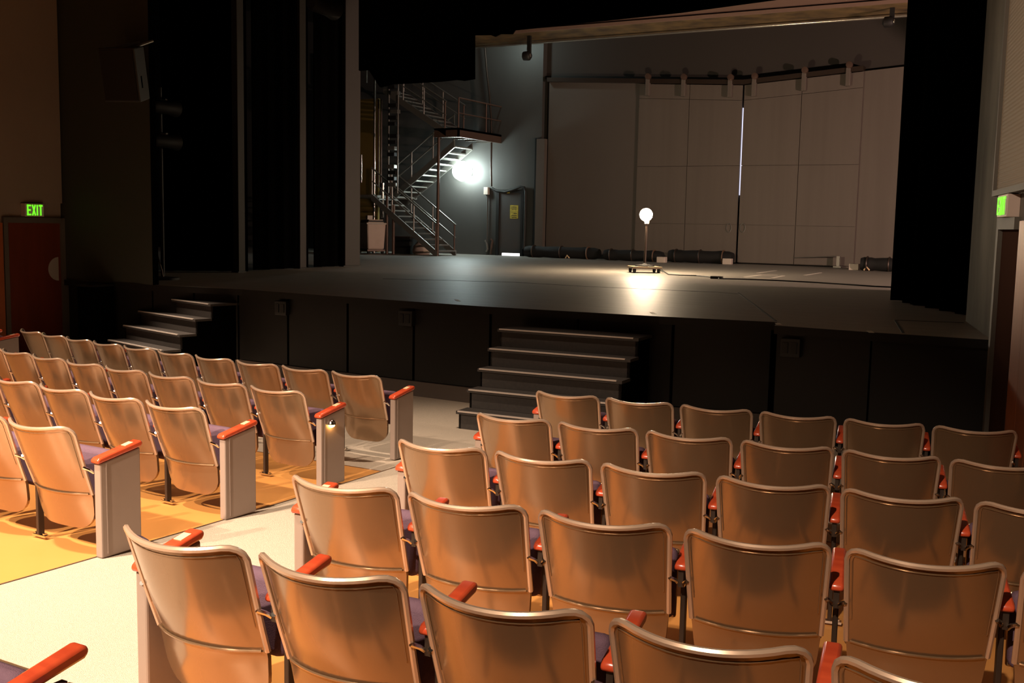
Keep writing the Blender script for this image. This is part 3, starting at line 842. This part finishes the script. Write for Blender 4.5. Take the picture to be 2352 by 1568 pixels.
for px_, top_, yy in ((1004, 314, yN), (887, 446, yN), (902, 470, yN)):
    p = at_y(px_, 450, yy)
    part(MB().tube([(p.x, yy + 0.05, Z), (p.x, yy + 0.05, at_y(px_, top_, yy).z)], 0.045, 10), 'column', M_['rust'], stairs, smooth=True)

# flood lamp on the wall behind the stairs
c = at_y(1064, 393, YG - 0.35)
t = root('flood_lamp', tuple(c), 'glaring white flood lamp on the wall behind the stairs', 'lamp')
part(MB().lathe([(0.02, -0.33), (0.16, -0.28), (0.27, -0.16), (0.31, 0.0), (0.27, 0.15), (0.16, 0.25), (0.02, 0.29)], tuple(c - Vector((0, 0.05, 0))), 20, 'y'), 'lens', M_['flood'], t, smooth=True)
part(MB().box(c.x - 0.12, c.x + 0.12, YG - 0.11, YG, c.z - 0.12, c.z + 0.12), 'mount', M_['steel'], t)

# yellow side wall, pipes and counterweight arbors left of the stairs
YP = YS - 0.6
a = at_y(831, 228, YP + 2.0); b = at_y(868, 440, YP + 2.0)
struct(MB().box(a.x - 1.0, b.x, YP + 2.0, YP + 2.1, Z, a.z).build('wall_yellow', M_['yellow']), 'dim yellow wall strip left of the backstage stairs')
for i, (px_, ya, yb, m, r_, lab) in enumerate(((861, 158, 500, 'bright', 0.035, 'bright vertical pipe left of the stairs, tallest'), (870, 228, 430, 'rust', 0.03, 'tan vertical pipe in front of the yellow wall, left of its pair'), (876, 228, 430, 'rust', 0.03, 'tan vertical pipe in front of the yellow wall, right of its pair'), (842, 160, 190, 'steel', 0.03, 'short pipe end under the black border, far left'), (879, 420, 500, 'bright', 0.05, 'short bright pipe beside the lower landing'), (830, 355, 420, 'bright', 0.03, 'short bright pipe beside the wide grey post'))):
    p = at_y(px_, ya, YP + 1.0); q = at_y(px_, yb, YP + 1.0)
    zlow = q.z
    o = MB().tube([(p.x, p.y, zlow if i != 0 else Z), (p.x, p.y, p.z if i != 3 else 11)], r_, 8).build('vertical_pipe', M_[m], smooth=True, loc=(p.x, p.y, Z))
    tag(o, lab, 'pipe', 'vertical pipes left of the stairs')
p = at_y(905, 198, YP + 0.6); q = at_y(905, 436, YP + 0.6)
t = root('counterweight_arbor', (p.x, p.y, q.z), 'tall dark rack of counterweights left of the stairs', 'counterweight rack')
for px_ in (893, 914):
    a = at_y(px_, 300, YP + 0.6)
    part(MB().tube([(a.x, a.y, q.z - 0.1), (a.x, a.y, p.z + 1)], 0.025), 'guide_rod', M_['steel'], t, smooth=True)
for k in range(17):
    z = q.z + 0.1 + k * (p.z - q.z) / 17
    x = p.x + random.uniform(-0.06, 0.06)
    if k % 5 == 4: continue
    part(MB().box(x - 0.13, x + 0.13, p.y - 0.08, p.y + 0.08, z, z + 0.11), 'weight', M_['darksteel' if k % 3 else 'steel'], t, bevel=0.008)

# laundry cart
P = at_z(843, 583)
t = root('laundry_cart', tuple(P), 'white canvas laundry cart beside the wide grey post', 'cart')
CM = Matrix.Translation(P) @ Matrix.Rotation(-0.6, 4, 'Z')
zt_ = at_y(846, 513, P.y).z - Z; zc0 = at_y(846, 573, P.y).z - Z; D = 0.60; LN = 1.0


def cbox(x0, x1, y0, y1, z0, z1): return MB().box(x0, x1, y0, y1, z0, z1, CM)


mb = MB().hexa([CM @ Vector(p) for p in ((-LN + 0.05, 0.04, zc0), (-0.04, 0.04, zc0), (-0.04, D - 0.04, zc0), (-LN + 0.05, D - 0.04, zc0),
                                         (-LN, 0, zt_), (0.02, 0, zt_), (0.02, D, zt_), (-LN, D, zt_))])
part(mb, 'bag', M_['canvas'], t, bevel=0.05, seg=3, smooth=True)
part(MB().tube([CM @ Vector(p) for p in ((-LN, 0, zt_), (0.02, 0, zt_), (0.02, D, zt_), (-LN, D, zt_))], 0.028, 8, closed=True), 'rim', M_['whitebox'], t, smooth=True)
part(cbox(-LN + 0.03, -0.02, 0.02, D - 0.02, zc0 - 0.05, zc0), 'frame', M_['rust'], t)
for x in (-LN + 0.1, -0.1):
    for y in (0.08, D - 0.08):
        q = CM @ Vector((x, y, 0))
        part(MB().lathe([(0.02, -0.02), (0.06, -0.02), (0.06, 0.02), (0.02, 0.02)], (q.x, q.y, Z + 0.06), 12, 'x'), 'caster', M_['rubber'], t, smooth=True)
for k, (x0, x1, zz, lab) in enumerate(((-0.92, -0.05, 0.0, 'lowest pale cloth on the laundry cart'), (-0.80, -0.10, 0.035, 'dark folded cloth in the middle of the laundry cart pile'), (-0.86, -0.12, 0.07, 'topmost pale cloth on the laundry cart pile'))):
    o = cbox(x0, x1, 0.05 + 0.02 * k, D - 0.05, zt_ + 0.02 + zz, zt_ + 0.02 + zz + 0.033).build('folded_cloth', M_['card' if k != 1 else 'darksteel'], bevel=0.012, loc=tuple(CM @ Vector((-0.4, D / 2, zt_ + zz))))
    tag(o, lab, 'cloth', 'cloths on the laundry cart')
o = cbox(-0.42, -0.25, 0.1, 0.26, zt_ + 0.125, zt_ + 0.24).build('small_box', M_['whitebox'], loc=tuple(CM @ Vector((-0.33, 0.18, zt_ + 0.104))))
tag(o, 'small white box lying on top of the laundry cart', 'box')
# pale sack under the stairs
c = at_z(968, 584)
sk = MB().lathe([(0.02, 0), (0.24, 0.0), (0.29, 0.08), (0.25, 0.25), (0.12, 0.40), (0.03, 0.45)], tuple(c), 14)
tag(sk.build('sack', M_['card'], smooth=True, loc=tuple(c)), 'pale sack on floor under the lowest stair flight', 'sack')
# dark crate under the stairs
c = at_z(930, 583)
c.x -= 0.12
bx = MB().box(c.x - 0.35, c.x + 0.3, c.y, c.y + 0.5, Z, Z + 0.5)
t = root('crate', (c.x, c.y, Z), 'dark crate under the stairs, left of the pale sack', 'crate')
part(bx, 'body', M_['darksteel'], t, bevel=0.01); part(MB().box(c.x - 0.37, c.x + 0.32, c.y - 0.02, c.y + 0.52, Z + 0.5, Z + 0.54), 'lid', M_['iron'], t)

# ------------------------------------------------------------------ black rolls along the back wall
rolls = [((1207, 590), (1376, 594), 0.175, 'black cloth roll on floor nearest the stage door'),
         ((1388, 597), (1522, 599), 0.16, 'black cloth roll behind the lamp stand, middle of the three'),
         ((1536, 600), (1683, 604), 0.18, 'black cloth roll in front of the left sliding door'),
         ((1976, 621), (2110, 626), 0.17, 'black cloth roll beside the right leg curtain')]
for (a, b, r_, lab) in rolls:
    pa = at_z(*a); pb = at_z(*b)
    yy = min(pa.y, pb.y, YW - 0.55); yy = min(yy, YW - 0.75)
    pa = at_y(a[0], a[1] - 8, yy); pb = at_y(b[0], b[1] - 8, yy)
    t = root('cloth_roll', ((pa.x + pb.x) / 2, yy, Z), lab, 'cloth roll', 'black cloth rolls at the back wall')
    n = 16; pts = []; rad = []
    for k in range(n + 1):
        u = k / n; x = pa.x + (pb.x - pa.x) * u
        rad.append(r_ * (0.96 + 0.05 * math.sin(u * 17) + 0.03 * math.sin(u * 41)) * (0.86 if k in (0, n) else 1))
        pts.append((x, yy + 0.02 * math.sin(u * 9), Z + r_ * 0.98))
    part(MB().tube(pts, rad, 14), 'roll', M_['roll'], t, smooth=True)
    for u in (0.12, 0.5, 0.86):
        x = pa.x + (pb.x - pa.x) * u
        ring = [(x, yy + (r_ + 0.015) * math.cos(q), Z + r_ * 0.98 + (r_ + 0.012) * math.sin(q)) for q in np.linspace(0, 2 * math.pi, 17)[:-1]]
        part(MB().tube(ring, 0.02, 6, closed=True), 'tie', M_['strap' if u > 0.6 else 'iron'], t, smooth=True)
for (px_, py_, lab) in ((1520, 603, 'white block between second and third cloth roll'), (1671, 607, 'white block by the foot of the left sliding door'), (1962, 620, 'white block left of the right cloth roll')):
    c = at_z(px_, py_)
    o = MB().box(-0.12, 0.12, -0.1, 0.1, 0, 0.16).build('weight_block', M_['whitebox'], bevel=0.015)
    o.location = (c.x, c.y, Z); tag(o, lab, 'block', 'white blocks at the back wall')
for (px_, py_, lab) in ((1303, 594, 'small glinting strap end on floor before the first roll'), (1396, 596, 'small glinting strap end on floor before the middle roll'), (1990, 622, 'small glinting strap end before the right roll')):
    c = at_z(px_, py_)
    o = MB().tube([c + Vector((-0.06, 0, 0.02)), c + Vector((0, -0.03, 0.10)), c + Vector((0.07, 0, 0.02))], 0.02, 6).build('strap_end', M_['brass'], smooth=True, loc=tuple(c))
    tag(o, lab, 'strap', 'strap ends by the rolls')

# ------------------------------------------------------------------ ghost light
c = at_z(1480, 626)
gl = root('lamp_stand', tuple(c), 'glowing bare bulb on a wheeled lamp stand at mid stage', 'lamp')
sc_ = (at_z(1510, 626).xy - at_z(1450, 626).xy).length
hw = sc_ * 0.5
zpl = at_y(1480, 615, c.y).z
rot = Matrix.Translation(c) @ Matrix.Rotation(A0 + 0.12, 4, 'Z')
zd = zpl - Z
mb = MB().box(-hw, hw, -hw * 0.8, hw * 0.8, zd - 0.01, zd + 0.035, rot)
part(mb, 'dolly_board', M_['ply'], gl, bevel=0.006)
for x in (-0.82, 0.82):
    for y in (-0.6, 0.6):
        q = rot @ Vector((hw * x, hw * y, 0.0))
        cs = part(MB().lathe([(0.015, -0.02), (zd * 0.40, -0.02), (zd * 0.42, 0), (zd * 0.40, 0.02), (0.015, 0.02)], (q.x, q.y, Z + zd * 0.42), 14, 'x'), 'caster', M_['rubber'], gl, smooth=True)
        part(MB().box(q.x - 0.03, q.x + 0.03, q.y - 0.02, q.y + 0.02, Z + zd * 0.42, Z + zd - 0.01), 'caster_fork', M_['darksteel'], gl)
zbulb = at_y(1484, 493, c.y).z
part(MB().lathe([(0.20, 0), (0.20, 0.02), (0.05, 0.05), (0.03, 0.07)], (c.x, c.y, zpl + 0.035), 16), 'base_disc', M_['darksteel'], gl, smooth=True)
part(MB().tube([(c.x, c.y, zpl + 0.035), (c.x + 0.02, c.y, zbulb - 0.14)], [0.03, 0.022], 10), 'pole', M_['iron'], gl, smooth=True)
part(MB().lathe([(0.02, 0), (0.045, 0.0), (0.05, 0.05), (0.03, 0.06)], (c.x + 0.02, c.y, zbulb - 0.19), 12), 'socket', M_['brass'], gl, smooth=True)
bc = at_y(1484, 493, c.y)
prof = [(0.02, -0.14)] + [(0.135 * math.sin(q), -0.135 * math.cos(q)) for q in np.linspace(0.25, math.pi - 0.02, 14)]
part(MB().lathe(prof, tuple(bc), 20), 'bulb', M_['bulb'], gl, smooth=True)
# its cord, lying across the stage to the right
pts = [(1514, 620), (1522, 626), (1535, 631), (1560, 633), (1600, 634), (1640, 638), (1652, 641), (1700, 642), (1780, 645), (1860, 649), (1940, 654), (2010, 659), (2056, 661), (2200, 668)]
P = [at_z(x, y) + Vector((0, 0, 0.012)) for x, y in pts]; P[0].z = Z + zd * 0.9; P[1].z = Z + zd * 0.4
tag(MB().tube(P, 0.012, 6).build('power_cord', M_['rubber'], smooth=True, loc=tuple(P[2])), 'dark cord running from lamp stand across stage to the right', 'cord')
c2 = at_z(1646, 640)
tag(MB().box(-0.12, 0.12, -0.04, 0.04, 0, 0.05).build('cord_connector', M_['rubber'], loc=(0, 0, 0), bevel=0.01), 'black connector block along the cord on the stage', 'connector').location = c2
# white tape marks
tapes = [((1740, 627), (1782, 621), 'white tape strip on stage, furthest back'), ((1710, 636), (1748, 631), 'white tape strip on stage, left slanting side of outline'), ((1710, 637), (1769, 640), 'white tape strip on stage, front side of outline'), ((1748, 631), (1786, 632), 'white tape strip on stage, faint rear side of outline'), ((1774, 638), (1800, 633), 'white tape strip on stage, right slanting side of outline'), ((1849, 632), (1885, 626), 'white tape strip on stage, alone at the right')]
for a, b, lab in tapes:
    pa = at_z(*a); pb = at_z(*b); d = (pb - pa).normalized(); q = Vector((-d.y, d.x, 0)) * 0.035
    P = [pa + q, pb + q, pb - q, pa - q]
    o = MB().hexa(P + [v + Vector((0, 0, 0.003)) for v in P]).build('tape_mark', M_['tape'], loc=tuple(pa))
    tag(o, lab, 'tape', 'white tape marks on the stage')

# ------------------------------------------------------------------ wall speaker and boom on the left
cS = at_y(292, 170, 10.45)
sp = root('wall_speaker', (cS.x, 10.8, cS.z), 'black loudspeaker hung high on the dark left wall', 'loudspeaker')
rot = Matrix.Translation(cS) @ Matrix.Rotation(0.35, 4, 'Z') @ Matrix.Rotation(0.22, 4, 'X')
part(MB().hexa([rot @ Vector(p) for p in ((-0.27, -0.22, -0.36), (0.27, -0.22, -0.36), (0.18, 0.22, -0.36), (-0.18, 0.22, -0.36), (-0.27, -0.22, 0.36), (0.27, -0.22, 0.36), (0.18, 0.22, 0.36), (-0.18, 0.22, 0.36))]), 'cabinet', M_['rubber'], sp, bevel=0.015)
part(MB().box(-0.24, 0.24, -0.235, -0.22, -0.33, 0.33, rot), 'grille', M_['fascia'], sp)
part(MB().box(0.20, 0.245, -0.16, -0.06, -0.18, -0.02, rot), 'handle_recess', M_['black'], sp)
for x in (-0.14, 0.14):
    a = rot @ Vector((x, 0.1, 0.36))
    part(MB().tube([a, (a.x, 10.8, a.z + 0.12)], 0.018, 7), 'bracket', M_['steel'], sp, smooth=True)

pB = at_z(375, 628)
bm_ = root('lighting_boom', (pB.x, pB.y, Z), 'dark vertical lighting boom beside the left dark wall', 'lighting boom')
pB = at_y(374, 622, 11.9)
bm_.location = (pB.x, pB.y, Z)
part(MB().lathe([(0.25, 0), (0.25, 0.03), (0.05, 0.05)], (pB.x, pB.y, Z), 16), 'base', M_['darksteel'], bm_, smooth=True)
part(MB().tube([(pB.x, pB.y, Z + 0.03), (pB.x, pB.y, at_y(374, 200, 11.9).z)], 0.03, 10), 'pole', M_['darksteel'], bm_, smooth=True)
for y0_, y1_ in ((232, 262), (310, 340)):
    a = at_y(384, y0_, 11.9); b = at_y(384, y1_, 11.9)
    part(MB().lathe([(0.08, -0.25), (0.10, -0.2), (0.10, 0.1), (0.13, 0.25)], (pB.x + 0.14, pB.y - 0.05, (a.z + b.z) / 2), 14, 'y'), 'lantern', M_['darksteel'], bm_, smooth=True)
    part(MB().box(pB.x, pB.x + 0.14, pB.y - 0.02, pB.y + 0.02, a.z - 0.02, a.z + 0.03), 'clamp', M_['steel'], bm_)
part(MB().tube([(pB.x - 0.08, pB.y - 0.05, Z + 0.45), (pB.x - 0.02, pB.y - 0.06, Z + 0.3), (pB.x + 0.04, pB.y - 0.05, Z + 0.12), (pB.x + 0.06, pB.y - 0.05, Z + 0.03)], 0.012, 6), 'cable', M_['rust'], bm_, smooth=True)

# ------------------------------------------------------------------ auditorium chairs
HB = 0.70             # height of the back above the floor
WB = 0.252            # half width of the back


def outline_w(h, hmax=0.575):
    r = 0.055
    w0 = WB - 0.018 * min(1, h / 0.38) - 0.02 * max(0, (h - 0.38) / 0.2)
    if h < r: return w0 - r + math.sqrt(max(0, r * r - (r - h) ** 2))
    rb = 0.10
    if h > hmax - rb: return w0 - rb + math.sqrt(max(0, rb * rb - (h - hmax + rb) ** 2))
    return w0


def yside(h):
    return 0.37 * h if h < 0.40 else 0.148 + 0.18 * (h - 0.40)


def S(u, h, off=0.0, wmul=1.0):
    w0 = outline_w(h) * wmul
    x = u * w0
    k = min(1.0, abs(x) / WB)
    sag = 0.098 * (1 - k ** 2.2) * (1 - 0.45 * max(0, (h - 0.25) / 0.33))
    dip = 0.022 * (1 - k ** 2) * max(0, 1 - h / 0.3) - 0.012 * max(0, 1 - h / 0.3)
    return Vector((x, yside(h) - sag - off, HB - h - dip))


HS = [0, 0.004, 0.014, 0.03, 0.05, 0.075, 0.11, 0.16, 0.22, 0.28, 0.34, 0.385]
HL = [0.375, 0.40, 0.43, 0.46, 0.49, 0.515, 0.54, 0.56, 0.571, 0.575]
NU = 14


def grid(hs, off, wm=1.0): return [[S(-1 + 2 * j / NU, h, off, wm) for j in range(NU + 1)] for h in hs]


def make_chair():
    t = empty('auditorium_chair')
    MB().thick(grid(HS, 0.0), grid(HS, -0.012)).build('back_shell', M_['shell'], t, smooth=True)
    MB().thick(grid(HL, 0.006), grid(HL, -0.010)).build('lower_shell', M_['shell'], t, smooth=True)
    # rolled rim around the upper shell and the embossed line inside it
    hs = [0.375, 0.34, 0.28, 0.22, 0.16, 0.11, 0.075, 0.05, 0.03, 0.014, 0.004, 0]
    L = [S(-1, h) for h in hs] + [S(-1 + 2 * j / NU, 0) for j in range(1, NU)] + [S(1, h) for h in reversed(hs)]
    r = MB().tube(L, 0.0105, 7)
    hs2 = [h for h in hs if h <= 0.30]
    L2 = [S(-0.93, max(h, 0.022), 0.001) for h in hs2 if h >= 0.03] + [S(-0.80 + 1.6 * j / NU, 0.026, 0.001) for j in range(0, NU + 1)] + [S(0.93, max(h, 0.022), 0.001) for h in reversed(hs2) if h >= 0.03]
    r.build('rim', M_['rim'], t, smooth=True)
    MB().tube(L2, 0.0024, 5).build('embossed_line', M_['shell'], t, smooth=True)
    MB().tube([S(-0.94 + 1.88 * j / NU, 0.372, 0.006) for j in range(NU + 1)], 0.005, 6).build('crease_bead', M_['shell'], t, smooth=True)
    hp = [0.03, 0.04, 0.07, 0.12, 0.2, 0.28, 0.36, 0.43, 0.45]
    A = [[S(-1 + 2 * j / NU, h, -0.013, 0.94) for j in range(NU + 1)] for h in hp]
    B = [[S(-1 + 2 * j / NU, h, -0.013 - 0.05 * min(1, (i + 0.4) / 1.5, (len(hp) - 0.6 - i) / 1.5) * min(1, 1.15 - abs(-1 + 2 * j / NU) ** 6), 0.94) for j in range(NU + 1)] for i, h in enumerate(hp)]
    MB().thick(A, B).build('back_cushion', M_['pad'], t, smooth=True)
    # folded-up seat
    rot = Matrix.Translation((0, 0.215, 0.27)) @ Matrix.Rotation(-0.10, 4, 'X')
    MB().box(-0.238, 0.238, -0.03, 0.045, 0, 0.275, rot).build('seat_cushion', M_['pad'], t, smooth=True, bevel=0.03, seg=3)
    MB().box(-0.235, 0.235, 0.045, 0.065, -0.01, 0.262, rot).build('seat_pan', M_['shell'], t, bevel=0.012)
    # hinge bracket hooks on both sides of the back
    for s in (-1, 1):
        MB().tube([(s * 0.246, 0.06, 0.485), (s * 0.262, 0.085, 0.470), (s * 0.268, 0.11, 0.450)], 0.008, 6).build('bracket', M_['chrome'], t, smooth=True)
    return t


def arm_mb(x, w=0.055):
    prof = [(0.085, 0.505), (0.083, 0.526), (0.10, 0.538), (0.355, 0.588), (0.372, 0.584), (0.376, 0.566), (0.362, 0.553)]
    return MB().prism([(x - w / 2, a, b) for a, b in prof], (w, 0, 0))


def add_standard(t, x):
    o = arm_mb(x, 0.05).build('armrest', M_['arm'], t, bevel=0.010, seg=2, smooth=True)
    MB().box(x - 0.010, x + 0.010, 0.16, 0.20, 0.012, 0.51).build('leg', M_['iron'], t, bevel=0.004)
    MB().box(x - 0.055, x + 0.055, 0.165, 0.195, 0.0, 0.012).box(x - 0.045, x - 0.03, 0.17, 0.19, 0.012, 0.022).box(x + 0.03, x + 0.045, 0.17, 0.19, 0.012, 0.022).build('foot', M_['chrome'], t)
    MB().box(x - 0.010, x + 0.010, 0.10, 0.32, 0.44, 0.51).build('arm_support', M_['iron'], t)
    return o


def add_end_panel(t, x, s):
    arm_mb(x, 0.062).build('armrest', M_['arm'], t, bevel=0.014, seg=2, smooth=True)
    prof = [(0.10, 0.0), (0.36, 0.0), (0.36, 0.550), (0.10, 0.506)]
    MB().prism([(x - 0.025, a, b) for a, b in prof], (0.05, 0, 0)).build('end_panel', M_['panel'], t, bevel=0.008)
    xx = x + s * 0.025
    MB().box(min(xx, xx + s * 0.004), max(xx, xx + s * 0.004), 0.135, 0.141, 0.02, 0.505).build('panel_trim', M_['panel'], t)
    MB().hexa([Vector((x - 0.018, 0.27, 0.5675)), Vector((x + 0.018, 0.27, 0.5675)), Vector((x + 0.018, 0.32, 0.5775)), Vector((x - 0.018, 0.32, 0.5775)),
               Vector((x - 0.018, 0.27, 0.5735)), Vector((x + 0.018, 0.27, 0.5735)), Vector((x + 0.018, 0.32, 0.5835)), Vector((x - 0.018, 0.32, 0.5835))]).build('number_plate', M_['brass'], t)


def kids(o): return [c for c in bpy.data.objects if c.parent is o]


base = make_chair()
protoR = base                                             # right block: own right arm
copies = {}


def clone(src_children, name='auditorium_chair'):
    r = empty(name)
    for ch in src_children:
        c = ch.copy(); C.objects.link(c); c.parent = r
    return r


base_parts = list(kids(base))
chair_R = clone(base_parts); add_standard(chair_R, 0.28)
chair_L = clone(base_parts); add_standard(chair_L, -0.28)
chair_R1 = clone(list(kids(chair_R))); add_end_panel(chair_R1, -0.292, -1)
chair_L1 = clone(list(kids(chair_L))); add_end_panel(chair_L1, 0.305, 1)
protos = {'R': chair_R, 'L': chair_L, 'R1': chair_R1, 'L1': chair_L1}
proto_parts = {k: list(kids(v)) for k, v in protos.items()}
for o in base_parts: bpy.data.objects.remove(o)
bpy.data.objects.remove(base)
used = set()

SP = 0.56
# row: (x, y in view axes, yaw, curvature, number of chairs)
ROWS = {'R': [(0.417, 7.764, -.447, 6), (0.014, 6.508, -.44, 6), (-.357, 5.345, -.417, 6), (-.686, 4.243, -.42, 6), (-1.028, 3.233, -.472, 5), (-1.46, 2.28, -.50, 4)],
        'L': [(-1.282, 8.568, -.526, 10), (-1.675, 7.429, -.534, 9), (-2.071, 6.389, -.549, 7), (-2.457, 5.421, -.522, 5)]}
CURV = {'R': 0.059, 'L': 0.0463}
ordn = ['first', 'second', 'third', 'fourth', 'fifth', 'sixth', 'seventh', 'eighth', 'ninth', 'tenth']
rown = ['front', 'second', 'third', 'fourth', 'fifth', 'nearest']


def place(kind, x, y, yaw, label, group):
    p = protos[kind]
    if kind not in used:
        r = p; used.add(kind)
    else:
        r = clone(proto_parts[kind])
    r.name = 'auditorium_chair'
    X = x * math.cos(A0) - y * math.sin(A0); Y = x * math.sin(A0) + y * math.cos(A0)
    r.location = (X, Y, rake(Y) + (0.007 if Y > 6.4 else 0.001)); r.rotation_euler = (0, 0, yaw + A0)
    tag(r, label, 'chair', group)
    return r


chairs = {}
for blk in ('R', 'L'):
    for ri, (x, y, yaw, n) in enumerate(ROWS[blk]):
        cv = CURV[blk]
        side = 'right' if blk == 'R' else 'left'
        for i in range(n):
            tt = i * SP * (1 if blk == 'R' else -1)
            a = yaw + cv * tt
            px_ = x + (math.sin(a) - math.sin(yaw)) / cv; py_ = y - (math.cos(a) - math.cos(yaw)) / cv
            kind = blk + ('1' if i == 0 else '')
            if i == 0:
                lab = 'brown metal chair with grey end panel on aisle, %s row, %s block' % (rown[ri], side)
            else:
                lab = 'brown metal folding-seat chair, %s row of %s block, %s from the aisle' % (rown[ri], side, ordn[i])
            chairs[(blk, ri, i)] = place(kind, px_, py_, a, lab, 'brown metal chairs of the %s block' % side)

# one chair of the far left block, seen past the left rows
q = at_z(20, 800, 0.17)
far = place('L1', -6.32, 12.35, -0.80, 'chair end with grey panel and red arm at far left edge', 'brown metal chairs of the far left block')

# small aisle lamp on the end panel of the second left row
c = chairs[('L', 1, 0)]
lh = MB().lathe([(0.0, 0.035), (0.018, 0.032), (0.028, 0.02), (0.032, 0.0), (0.026, 0.0)], (0.338, 0.20, 0.45), 14).build('aisle_lamp', M_['chrome'], c, smooth=True)
MB().lathe([(0.005, -0.022), (0.020, -0.014), (0.024, 0.0)], (0.340, 0.20, 0.450), 12).build('aisle_bulb', M_['step_lamp'], c, smooth=True)
